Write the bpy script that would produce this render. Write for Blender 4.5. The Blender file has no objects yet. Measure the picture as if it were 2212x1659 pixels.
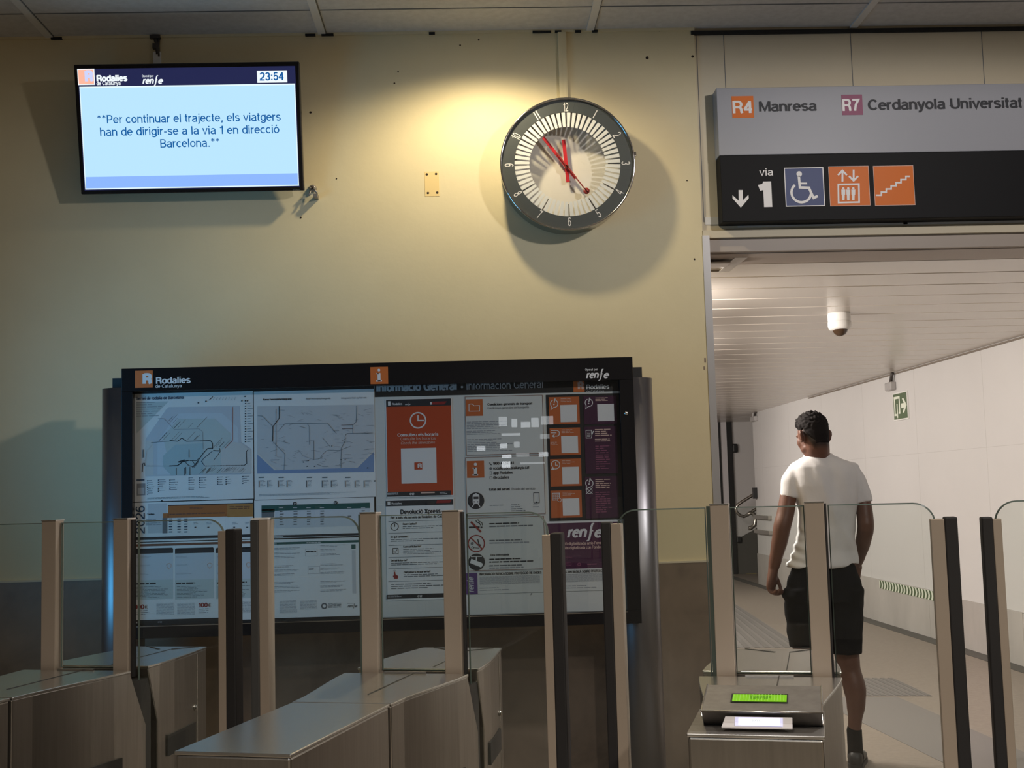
import bpy, bmesh, math, random
from mathutils import Vector, Matrix, noise

# ------------------------------------------------------------------ camera
C = bpy.context.scene
COL = C.collection
F_PX = 2634.4                                   # focal length in pixels of a 2212 x 1659 frame
PITCH, ROLL, YAW = math.radians(5.110), math.radians(-1.558), math.radians(2.068)
EYE = Vector((0.0, 0.0, 1.4))
_M = Matrix.Rotation(-YAW, 3, 'Z')
_r = _M @ Vector((1, 0, 0))
_u = _M @ Vector((0, -math.sin(PITCH), math.cos(PITCH)))
FWD = _M @ Vector((0, math.cos(PITCH), math.sin(PITCH)))
RGT = _r * math.cos(ROLL) + _u * math.sin(ROLL)
UP = -_r * math.sin(ROLL) + _u * math.cos(ROLL)
cam_data = bpy.data.cameras.new('camera')
cam = bpy.data.objects.new('camera', cam_data)
COL.objects.link(cam)
cam_data.sensor_fit = 'HORIZONTAL'
cam_data.sensor_width = 36.0
cam_data.lens = F_PX / 2212 * 36.0
cam_data.clip_start, cam_data.clip_end = 0.05, 200
_m = Matrix((RGT, UP, -FWD)).transposed().to_4x4()
_m.translation = EYE
cam.matrix_world = _m
C.camera = cam

# ------------------------------------------------------------------ exposure, world
C.view_settings.view_transform = 'Standard'
C.view_settings.look = 'None'
C.view_settings.gamma = 1.0
C.view_settings.exposure = 0.0
C.view_settings.use_curve_mapping = False
C.cycles.max_bounces = 10
C.cycles.transparent_max_bounces = 24
C.cycles.use_denoising = True
C.cycles.sample_clamp_indirect = 6.0
W = bpy.data.worlds.new('world')
C.world = W
W.use_nodes = True
W.node_tree.nodes['Background'].inputs[0].default_value = (0.5, 0.5, 0.55, 1)
W.node_tree.nodes['Background'].inputs[1].default_value = 0.02

# ------------------------------------------------------------------ lights
WARM = (1.0, 0.83, 0.52)
SOFT = (1.0, 0.91, 0.835)


def lamp(name, kind, loc, power, color, size=0.1, sizey=None, aim=None, spot=None, blend=0.3, spread=None):
    d = bpy.data.lights.new(name, kind)
    d.energy = power
    d.color = color
    if kind == 'AREA':
        d.size = size
        if sizey:
            d.shape = 'RECTANGLE'
            d.size_y = sizey
        if spread:
            d.spread = math.radians(spread)
    else:
        d.shadow_soft_size = size
    if kind == 'SPOT':
        d.spot_size = math.radians(spot)
        d.spot_blend = blend
    o = bpy.data.objects.new(name, d)
    COL.objects.link(o)
    o.location = loc
    if aim is not None:
        o.rotation_euler = (Vector(aim) - Vector(loc)).to_track_quat('-Z', 'Y').to_euler()
    return o


WALL_Y = 5.4
DOWN = Vector((0.10, 4.90, 3.47))
lamp('downlight_lamp', 'SPOT', DOWN + Vector((0, 0, -0.03)), 48, WARM, 0.04, aim=DOWN + Vector((0, 0, -2)), spot=152, blend=0.6)
lamp('hall_lamp', 'SPOT', (2.3, 2.6, 3.42), 135, (1.0, 0.95, 0.93), 0.08, aim=(2.2, 2.8, 0), spot=176, blend=0.15)
lamp('hall_lamp', 'SPOT', (-0.4, 0.2, 3.44), 230, (1.0, 0.88, 0.74), 0.08, aim=(-0.4, 0.2, 0), spot=144, blend=1.0)
lamp('hall_lamp', 'SPOT', (2.3, -1.2, 3.44), 580, (1.0, 0.90, 0.78), 0.08, aim=(2.3, -1.2, 0), spot=156, blend=.8)
lamp('hall_lamp', 'SPOT', (-1.2, -2.6, 3.44), 260, (0.85, 0.93, 1.0), 0.08, aim=(-1.2, -2.6, 0), spot=150, blend=1.0)
lamp('screen_lamp', 'AREA', (-2.6, 3.7, 1.50), 5.4, (0.10, 0.52, 1.0), 0.8, 1.25, aim=(-0.7, 5.0, 1.75), spread=84)
# lit shelves of the kiosk behind the camera
for kx, kz, kw, kh, kp in ((.36, 2.16, .09, .10, .09), (.48, 2.14, .06, .09, .06), (.60, 2.12, .10, .06, .07), (.70, 2.14, .08, .10, .08), (.83, 2.16, .13, .09, .10),
                           (.44, 2.02, .20, .025, .05), (.80, 1.99, .10, .05, .03), (.36, 1.90, .08, .05, .06), (.50, 1.91, .06, .06, .03), (.39, 1.79, .10, .035, .07),
                           (.56, 1.80, .14, .04, .03), (.78, 1.80, .10, .05, .07), (.38, 1.70, .09, .07, .12), (.66, 1.71, .26, .02, .04), (.12, 1.88, .09, .05, .07)):
    lamp('kiosk_lamp', 'AREA', (kx, -3.0, kz), kp, (0.92, 0.96, 1.0), kw, kh, aim=(kx, 5.0, kz))
lamp('corridor_lamp', 'POINT', (0.62, 6.6, 2.28), 85, SOFT, 0.05)
lamp('corridor_lamp', 'AREA', (0.85, 6.6, 2.40), 46, SOFT, 0.5, 0.5, aim=(2.4, 7.6, 1.0))
lamp('corridor_lamp', 'AREA', (0.9, 8.6, 2.42), 74, SOFT, 0.6, 0.6, aim=(3.6, 9.6, 0.9))
lamp('corridor_lamp', 'AREA', (1.0, 11.5, 2.42), 86, SOFT, 0.6, 0.6, aim=(3.8, 12.6, 0.9))
lamp('corridor_lamp', 'AREA', (1.2, 14.8, 2.42), 90, SOFT, 0.6, 0.6, aim=(4.0, 16.0, 0.9))

# ------------------------------------------------------------------ pixel rays onto real planes


def ray(x, y):
    return (FWD * F_PX + RGT * (x - 1106) - UP * (y - 829.5)).normalized()


def ony(x, y, Y):
    d = ray(x, y)
    return EYE + d * (Y / d.y)


def onx(x, y, X):
    d = ray(x, y)
    return EYE + d * (X / d.x)


def onz(x, y, Z):
    d = ray(x, y)
    return EYE + d * ((Z - EYE.z) / d.z)


# ------------------------------------------------------------------ materials
MATS = {}


def principled(name, col, rough=0.5, metal=0.0, spec=0.5, emit=None, estr=1.0):
    if name in MATS:
        return MATS[name]
    m = bpy.data.materials.new(name)
    m.use_nodes = True
    b = m.node_tree.nodes['Principled BSDF']
    b.inputs['Base Color'].default_value = (*col, 1)
    b.inputs['Roughness'].default_value = rough
    b.inputs['Metallic'].default_value = metal
    b.inputs['Specular IOR Level'].default_value = spec
    if emit:
        b.inputs['Emission Color'].default_value = (*emit, 1)
        b.inputs['Emission Strength'].default_value = estr
    MATS[name] = m
    return m


def ramp_noise(m, scale, stops, detail=6, dist=0.0, rough=0.6, stretch=None, bump=0.0, bump_scale=None, to='Base Color'):
    nt = m.node_tree
    b = nt.nodes['Principled BSDF']
    tc = nt.nodes.new('ShaderNodeTexCoord')
    mp = nt.nodes.new('ShaderNodeMapping')
    if stretch:
        mp.inputs['Scale'].default_value = stretch
    n = nt.nodes.new('ShaderNodeTexNoise')
    n.inputs['Scale'].default_value = scale
    n.inputs['Detail'].default_value = detail
    n.inputs['Roughness'].default_value = rough
    n.inputs['Distortion'].default_value = dist
    r = nt.nodes.new('ShaderNodeValToRGB')
    els = r.color_ramp.elements
    els[0].position, els[0].color = stops[0][0], (*stops[0][1], 1)
    els[1].position, els[1].color = stops[-1][0], (*stops[-1][1], 1)
    for p, c in stops[1:-1]:
        e = els.new(p)
        e.color = (*c, 1)
    nt.links.new(tc.outputs['Object'], mp.inputs['Vector'])
    nt.links.new(mp.outputs['Vector'], n.inputs['Vector'])
    nt.links.new(n.outputs['Fac'], r.inputs['Fac'])
    nt.links.new(r.outputs['Color'], b.inputs[to])
    if bump:
        n2 = nt.nodes.new('ShaderNodeTexNoise')
        n2.inputs['Scale'].default_value = bump_scale or scale * 8
        n2.inputs['Detail'].default_value = 4
        nt.links.new(mp.outputs['Vector'], n2.inputs['Vector'])
        bp = nt.nodes.new('ShaderNodeBump')
        bp.inputs['Strength'].default_value = bump
        bp.inputs['Distance'].default_value = 0.01
        nt.links.new(n2.outputs['Fac'], bp.inputs['Height'])
        nt.links.new(bp.outputs['Normal'], b.inputs['Normal'])
    return m


def M_(name):
    return MATS[name]


ramp_noise(principled('cream_paint', (.7, .62, .4), 0.55, spec=.3), 1.6,
           [(.25, (.66, .57, .36)), (.75, (.74, .645, .42))], bump=.06, bump_scale=35)
ramp_noise(principled('cream_board', (.7, .62, .45), 0.55, spec=.3), 1.2,
           [(.25, (.60, .53, .39)), (.75, (.66, .585, .44))], bump=.05, bump_scale=30)
ramp_noise(principled('brown_stone', (.2, .16, .12), 0.45), 3.2,
           [(.2, (.10, .075, .055)), (.45, (.20, .148, .106)), (.62, (.245, .182, .13)), (.85, (.29, .225, .165))], dist=.6, detail=10, bump=.05)
ramp_noise(principled('concrete', (.5, .47, .44), 0.7), 2.4,
           [(.25, (.40, .375, .35)), (.7, (.52, .49, .46))], detail=10, stretch=(1, 1, .5), bump=.08)
ramp_noise(principled('corridor_wall_paint', (.8, .76, .72), 0.45, spec=.35), .8,
           [(.3, (.64, .628, .618)), (.7, (.68, .668, .658))])
ramp_noise(principled('floor_terrazzo', (.45, .38, .31), 0.5), 26,
           [(.2, (.205, .172, .142)), (.5, (.275, .232, .192)), (.8, (.33, .283, .238))], detail=12, rough=.75)
ramp_noise(principled('hall_floor', (.2, .17, .14), 0.35), 26,
           [(.2, (.13, .11, .085)), (.5, (.19, .16, .125)), (.8, (.25, .21, .165))], detail=12, rough=.75)  # unseen hall floor, made darker so the steel gates reflect less light
principled('hall_paint', (.30, .27, .22), .6)  # unseen hall walls, darkened to dim their reflections in steel and glass
principled('ceiling_tile', (.62, .61, .60), 0.8)
ramp_noise(MATS['ceiling_tile'], 30, [(.3, (.56, .55, .54)), (.7, (.66, .65, .64))], bump=.05)
principled('grid_white', (.72, .71, .69), .5)
principled('black_gap', (.01, .01, .01), .8)
principled('plank_metal', (.64, .59, .53), 0.24, spec=.6)
principled('fascia_shaded', (.40, .34, .29), .5)  # darker than the planks: shade at the opening put into the colour
principled('plank_joint', (.20, .165, .13), .6)
principled('jamb_grey', (.42, .41, .41), .4, .3)
principled('tape_white', (.62, .60, .56), .5)
principled('drain_dark', (.10, .095, .085), .7)
principled('tactile_grey', (.22, .205, .195), .7)
principled('tactile_dark', (.185, .172, .164), .75)
principled('tactile_yellow', (.42, .34, .15), .7)
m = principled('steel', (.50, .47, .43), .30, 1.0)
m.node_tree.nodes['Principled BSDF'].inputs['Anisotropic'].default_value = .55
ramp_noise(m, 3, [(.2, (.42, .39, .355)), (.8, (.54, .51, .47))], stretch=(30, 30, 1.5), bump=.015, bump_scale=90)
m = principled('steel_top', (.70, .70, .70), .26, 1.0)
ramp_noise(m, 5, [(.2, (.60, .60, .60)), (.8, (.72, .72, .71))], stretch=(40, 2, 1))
m = principled('steel_worn', (.36, .34, .32), .48, .85)
ramp_noise(m, 14, [(.25, (.28, .265, .25)), (.7, (.37, .35, .335))], detail=8, stretch=(3, 3, 3))
principled('steel_post', (.51, .43, .355), .38, .55)
principled('steel_bright', (.72, .70, .67), .25, 1.0)
principled('chrome', (.72, .70, .68), .12, 1.0)
principled('rubber', (.012, .011, .012), .6)
principled('rubber_grey', (.055, .055, .055), .6)
principled('vent_dark', (.035, .033, .03), .5)
principled('frame_black', (.011, .010, .011), .22)
principled('frame_black_matt', (.014, .014, .015), .5)
m = principled('column_metal', (.30, .29, .31), .38, .95)
principled('paper', (.86, .86, .84), .6)
principled('paper_grey', (.62, .63, .64), .6)
principled('paper_blue', (.66, .70, .74), .6)
principled('panel_grey', (.68, .69, .66), .5)
principled('map_green', (.58, .64, .62), .6)
principled('map_sand', (.68, .665, .64), .6)
principled('map_teal', (.46, .58, .60), .6)
principled('map_lilac', (.61, .63, .67), .6)
principled('sea_blue', (.24, .34, .54), .6)
principled('ink', (.02, .022, .028), .6)
principled('ink_mid', (.16, .17, .18), .6)
principled('ink_light', (.33, .34, .36), .6)
principled('ink_blue', (.02, .06, .12), .6)
principled('ink_red', (.30, .02, .02), .6)
principled('print_white', (.80, .79, .78), .5)
principled('print_pink', (.72, .50, .42), .5)
principled('orange', (.72, .17, .02), .45, spec=.2)
principled('orange_logo', (.66, .165, .035), .45)
principled('orange_card', (.56, .135, .035), .5)
principled('orange_poster', (.52, .068, .018), .5)
principled('table_orange', (.46, .145, .03), .6)
principled('table_amber', (.50, .23, .06), .6)
principled('table_green', (.012, .10, .085), .6)
principled('brown_strip', (.20, .075, .04), .6)
principled('purple_dark', (.058, .013, .045), .4)
principled('purple_panel', (.075, .014, .055), .4)
principled('purple_tab', (.10, .045, .19), .5)
principled('plum', (.30, .10, .17), .45, spec=.2)
principled('navy', (.025, .045, .16), .4, spec=.2)
principled('sign_white', (.33, .335, .365), .4, spec=.3)
principled('sign_black', (.007, .007, .008), .6, spec=.2)
principled('sign_print', (.80, .78, .77), .45)
principled('clock_grey', (.06, .07, .072), .45)
principled('clock_white', (.80, .81, .78), .5)
principled('clock_dial', (.76, .73, .66), .6)
principled('clock_red', (.55, .02, .03), .35)
principled('clock_red_dark', (.32, .035, .025), .4)
principled('yellow_patch', (.74, .56, .26), .55)
principled('hole_dark', (.03, .015, .008), .8)
principled('white_plastic', (.80, .79, .77), .35)
principled('grey_plastic', (.40, .385, .38), .4)
principled('smoked_dome', (.06, .035, .02), .12)
principled('cable_dark', (.06, .05, .045), .5)
principled('green_sign', (.075, .12, .05), .45)
principled('glow_paint', (.78, .82, .70), .5)
principled('door_panel', (.70, .67, .69), .35)
principled('wall_shade', (.64, .62, .61), .6)
principled('wall_joint', (.53, .515, .50), .6)
principled('lcd_green', (.1, .3, .0), .4, emit=(.15, .40, .0), estr=.75)
principled('lcd_light', (.2, .4, .1), .4, emit=(.25, .48, .08), estr=.75)
principled('lcd_dark', (.03, .12, .0), .4, emit=(.04, .16, .0), estr=.75)
principled('reader_glow', (.8, .8, .8), .4, emit=(.90, .97, 1.0), estr=1.25)
principled('reader_halo', (.7, .7, .8), .4, emit=(.42, .46, .98), estr=.45)
principled('reader_plate', (.62, .60, .62), .4)
principled('screen_blue', (.02, .02, .02), .3, emit=(.50, .80, 1.0), estr=1.0)
principled('screen_blue_edge', (.02, .02, .02), .3, emit=(.80, .97, 1.0), estr=1.0)
principled('screen_band', (.02, .02, .02), .3, emit=(.27, .48, 1.0), estr=1.0)
principled('screen_navy', (.01, .01, .01), .3, emit=(.018, .022, .085), estr=.9)
principled('screen_text', (.01, .01, .01), .3, emit=(.002, .105, .36), estr=1.0)
principled('screen_white', (.01, .01, .01), .3, emit=(.90, .97, 1.0), estr=1.0)
principled('screen_orange', (.01, .01, .01), .3, emit=(1.0, .50, .36), estr=1.0)
principled('screen_lilac', (.01, .01, .01), .3, emit=(.62, .68, 1.0), estr=1.0)
principled('lamp_lens', (.9, .9, .9), .3, emit=(1.0, .93, .80), estr=9.0)
principled('skin', (.125, .058, .04), .48, spec=.35)
ramp_noise(MATS['skin'], 9, [(.3, (.108, .05, .034)), (.7, (.14, .066, .045))])
principled('hair', (.010, .008, .008), .8, spec=.15)
principled('cotton_white', (.74, .73, .73), .85)
ramp_noise(MATS['cotton_white'], 3, [(.3, (.64, .635, .635)), (.7, (.69, .685, .685))], bump=.12, bump_scale=320)
principled('black_cloth', (.011, .011, .013), .9, spec=.08)
ramp_noise(MATS['black_cloth'], 8, [(.3, (.005, .005, .006)), (.7, (.010, .010, .012))], bump=.1, bump_scale=260)
principled('shoe_black', (.014, .014, .015), .5)
principled('eye_white', (.7, .68, .66), .3)
principled('gold', (.6, .42, .2), .3, 1.0)


def glass(name, tint, gloss=0.9, r0=0.04, rough=0.0):
    m = bpy.data.materials.new(name)
    m.use_nodes = True
    nt = m.node_tree
    nt.nodes.clear()
    out = nt.nodes.new('ShaderNodeOutputMaterial')
    tr = nt.nodes.new('ShaderNodeBsdfTransparent')
    tr.inputs[0].default_value = (*tint, 1)
    gl = nt.nodes.new('ShaderNodeBsdfGlossy')
    gl.inputs['Roughness'].default_value = rough
    gl.inputs['Color'].default_value = (gloss, gloss, gloss, 1)
    # Schlick reflectance from the angle of view, the same from either side of the sheet
    ge = nt.nodes.new('ShaderNodeNewGeometry')
    dt = nt.nodes.new('ShaderNodeVectorMath')
    dt.operation = 'DOT_PRODUCT'
    nt.links.new(ge.outputs['Normal'], dt.inputs[0])
    nt.links.new(ge.outputs['Incoming'], dt.inputs[1])

    def op(kind, a, b=None, c=None):
        q = nt.nodes.new('ShaderNodeMath')
        q.operation = kind
        q.use_clamp = kind == 'SUBTRACT'
        for k, v in enumerate((a, b, c)):
            if v is None:
                continue
            if isinstance(v, float):
                q.inputs[k].default_value = v
            else:
                nt.links.new(v, q.inputs[k])
        return q.outputs[0]

    fac = op('MULTIPLY_ADD', op('POWER', op('SUBTRACT', 1.0, op('ABSOLUTE', dt.outputs['Value'])), 5.0), 1.0 - r0, r0)
    mx = nt.nodes.new('ShaderNodeMixShader')
    nt.links.new(fac, mx.inputs[0])
    nt.links.new(tr.outputs[0], mx.inputs[1])
    nt.links.new(gl.outputs[0], mx.inputs[2])
    nt.links.new(mx.outputs[0], out.inputs[0])
    MATS[name] = m
    return m


glass('pane_glass', (.955, .975, .962))
glass('case_glass', (.955, .965, .965))
glass('clock_glass', (.985, .985, .985), .5)
principled('glass_edge', (.10, .13, .115), .25)
principled('glass_edge_light', (.30, .31, .29), .25)

# ------------------------------------------------------------------ mesh builder


class MB:
    def __init__(self):
        self.v, self.f, self.m, self.mats, self.smooth = [], [], [], [], []

    def mi(self, name):
        if name not in self.mats:
            self.mats.append(name)
        return self.mats.index(name)

    def add(self, verts, faces, mat, smooth=False):
        o, k = len(self.v), self.mi(mat)
        self.v += [Vector(p) for p in verts]
        for f in faces:
            self.f.append([i + o for i in f])
            self.m.append(k)
            self.smooth.append(smooth)
        return self

    def box(self, a, b, mat, R=None, bevel=0.0):
        x0, y0, z0 = [min(p, q) for p, q in zip(a, b)]
        x1, y1, z1 = [max(p, q) for p, q in zip(a, b)]
        if bevel > 0:
            bm = bmesh.new()
            bmesh.ops.create_cube(bm, size=1)
            for vv in bm.verts:
                vv.co = Vector(((x0 + x1) / 2 + vv.co.x * (x1 - x0), (y0 + y1) / 2 + vv.co.y * (y1 - y0), (z0 + z1) / 2 + vv.co.z * (z1 - z0)))
            bmesh.ops.bevel(bm, geom=list(bm.edges), offset=min(bevel, (x1 - x0) / 2.1, (y1 - y0) / 2.1, (z1 - z0) / 2.1), segments=2, affect='EDGES', profile=.5)
            self.from_bm(bm, mat, R)
            return self
        vs = [(x, y, z) for x in (x0, x1) for y in (y0, y1) for z in (z0, z1)]
        if R:
            vs = [R @ Vector(p) for p in vs]
        return self.add(vs, [(0, 1, 3, 2), (4, 6, 7, 5), (0, 4, 5, 1), (2, 3, 7, 6), (0, 2, 6, 4), (1, 5, 7, 3)], mat)

    def from_bm(self, bm, mat, R=None, smooth=False):
        bm.verts.ensure_lookup_table()
        bm.verts.index_update()
        vs = [(R @ v.co) if R else v.co.copy() for v in bm.verts]
        self.add(vs, [[v.index for v in f.verts] for f in bm.faces], mat, smooth)
        bm.free()

    def prism(self, pts, z0, z1, mat, side=None, R=None, top=None, bottom=None):
        """outline pts (x, y) counter-clockwise from above, extruded z0..z1; side faces may take another material"""
        n = len(pts)
        vs = [(x, y, z0) for x, y in (bottom or pts)] + [(x, y, z1) for x, y in (top or pts)]
        if R:
            vs = [R @ Vector(p) for p in vs]
        o = len(self.v)
        self.add(vs, [list(range(n))[::-1], [n + i for i in range(n)]], mat)
        k = self.mi(side or mat)
        for i in range(n):
            j = (i + 1) % n
            self.f.append([o + i, o + j, o + n + j, o + n + i])
            self.m.append(k)
            self.smooth.append(False)
        return self

    def loft(self, rings, mat, smooth=True, caps=True):
        n = len(rings[0])
        vs = [p for r in rings for p in r]
        fs = []
        for k in range(len(rings) - 1):
            for i in range(n):
                j = (i + 1) % n
                fs.append((k * n + i, k * n + j, (k + 1) * n + j, (k + 1) * n + i))
        if caps:
            fs.append(list(range(n))[::-1])
            fs.append([(len(rings) - 1) * n + i for i in range(n)])
        return self.add(vs, fs, mat, smooth)

    def tube(self, path, r, mat, n=12, smooth=True, caps=True):
        path = [Vector(p) for p in path]
        rr = r if isinstance(r, (list, tuple)) else [r] * len(path)
        rings, prev = [], None
        for i, p in enumerate(path):
            a = path[max(i - 1, 0)]
            b = path[min(i + 1, len(path) - 1)]
            t = (b - a).normalized()
            ref = prev if prev is not None else (Vector((0, 0, 1)) if abs(t.z) < .9 else Vector((1, 0, 0)))
            s = (ref - t * ref.dot(t)).normalized()
            prev = s
            w = t.cross(s)
            rings.append([p + (s * math.cos(2 * math.pi * k / n) + w * math.sin(2 * math.pi * k / n)) * rr[i] for k in range(n)])
        return self.loft(rings, mat, smooth, caps)

    def lathe(self, prof, origin, axis, mat, n=48, smooth=True):
        """profile (radius, height) revolved about axis through origin"""
        axis = Vector(axis).normalized()
        q = Vector((0, 0, 1)).rotation_difference(axis).to_matrix()
        o = Vector(origin)
        rings = [[o + q @ Vector((r * math.cos(2 * math.pi * k / n), r * math.sin(2 * math.pi * k / n), h)) for k in range(n)] for r, h in prof]
        return self.loft(rings, mat, smooth, True)

    def build(self, name, parent=None, T=None, auto=True, bevel=0.0):
        me = bpy.data.meshes.new(name)
        inv = T.inverted() if T is not None else None
        vs = [(inv @ p) if inv is not None else p for p in self.v]
        me.from_pydata([tuple(p) for p in vs], [], self.f)
        for nm in self.mats:
            me.materials.append(MATS[nm])
        for p, k, s in zip(me.polygons, self.m, self.smooth):
            p.material_index = k
            p.use_smooth = s
        me.update()
        o = bpy.data.objects.new(name, me)
        COL.objects.link(o)
        if parent is not None:
            o.parent = parent
        elif T is not None:
            o.matrix_world = T
        if bevel:
            bv = o.modifiers.new('bevel', 'BEVEL')
            bv.width = bevel
            bv.segments = 2
            bv.limit_method = 'ANGLE'
        return o


def tag(o, label=None, cat=None, group=None, kind=None):
    if label:
        o['label'] = label
    if cat:
        o['category'] = cat
    if group:
        o['group'] = group
    if kind:
        o['kind'] = kind
    return o


def struct(o):
    o['kind'] = 'structure'
    return o


class Thing:
    def __init__(self, name, label, cat, loc, rotz=0.0, group=None, mat=None):
        self.T = Matrix.Translation(loc) @ Matrix.Rotation(rotz, 4, 'Z') if mat is None else mat
        self.o = bpy.data.objects.new(name, None)
        self.o.empty_display_size = .1
        COL.objects.link(self.o)
        self.o.matrix_world = self.T
        tag(self.o, label, cat, group)

    def part(self, name, mb, world=True, parent=None, label=None, bevel=0.0):
        """mb in world coordinates (world=True) or in the thing's own coordinates"""
        o = mb.build(name, parent or self.o, self.T if world else None, bevel=bevel)
        if label:
            o['label'] = label
        return o


# ------------------------------------------------------------------ lettering: a plain grotesque drawn as strokes, capital height 1
def arc(cx, cy, rx, ry, a0, a1, n=None):
    n = n or max(4, int(abs(a1 - a0) / 20))
    return [(cx + rx * math.cos(math.radians(a0 + (a1 - a0) * k / n)), cy + ry * math.sin(math.radians(a0 + (a1 - a0) * k / n))) for k in range(n + 1)]


T_, B_, X_, XB = .935, .065, .675, .065         # centre lines: cap top, baseline, x-height


def _o(cx, rx):
    return arc(cx, .37, rx, .305, 90, 450)


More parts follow.
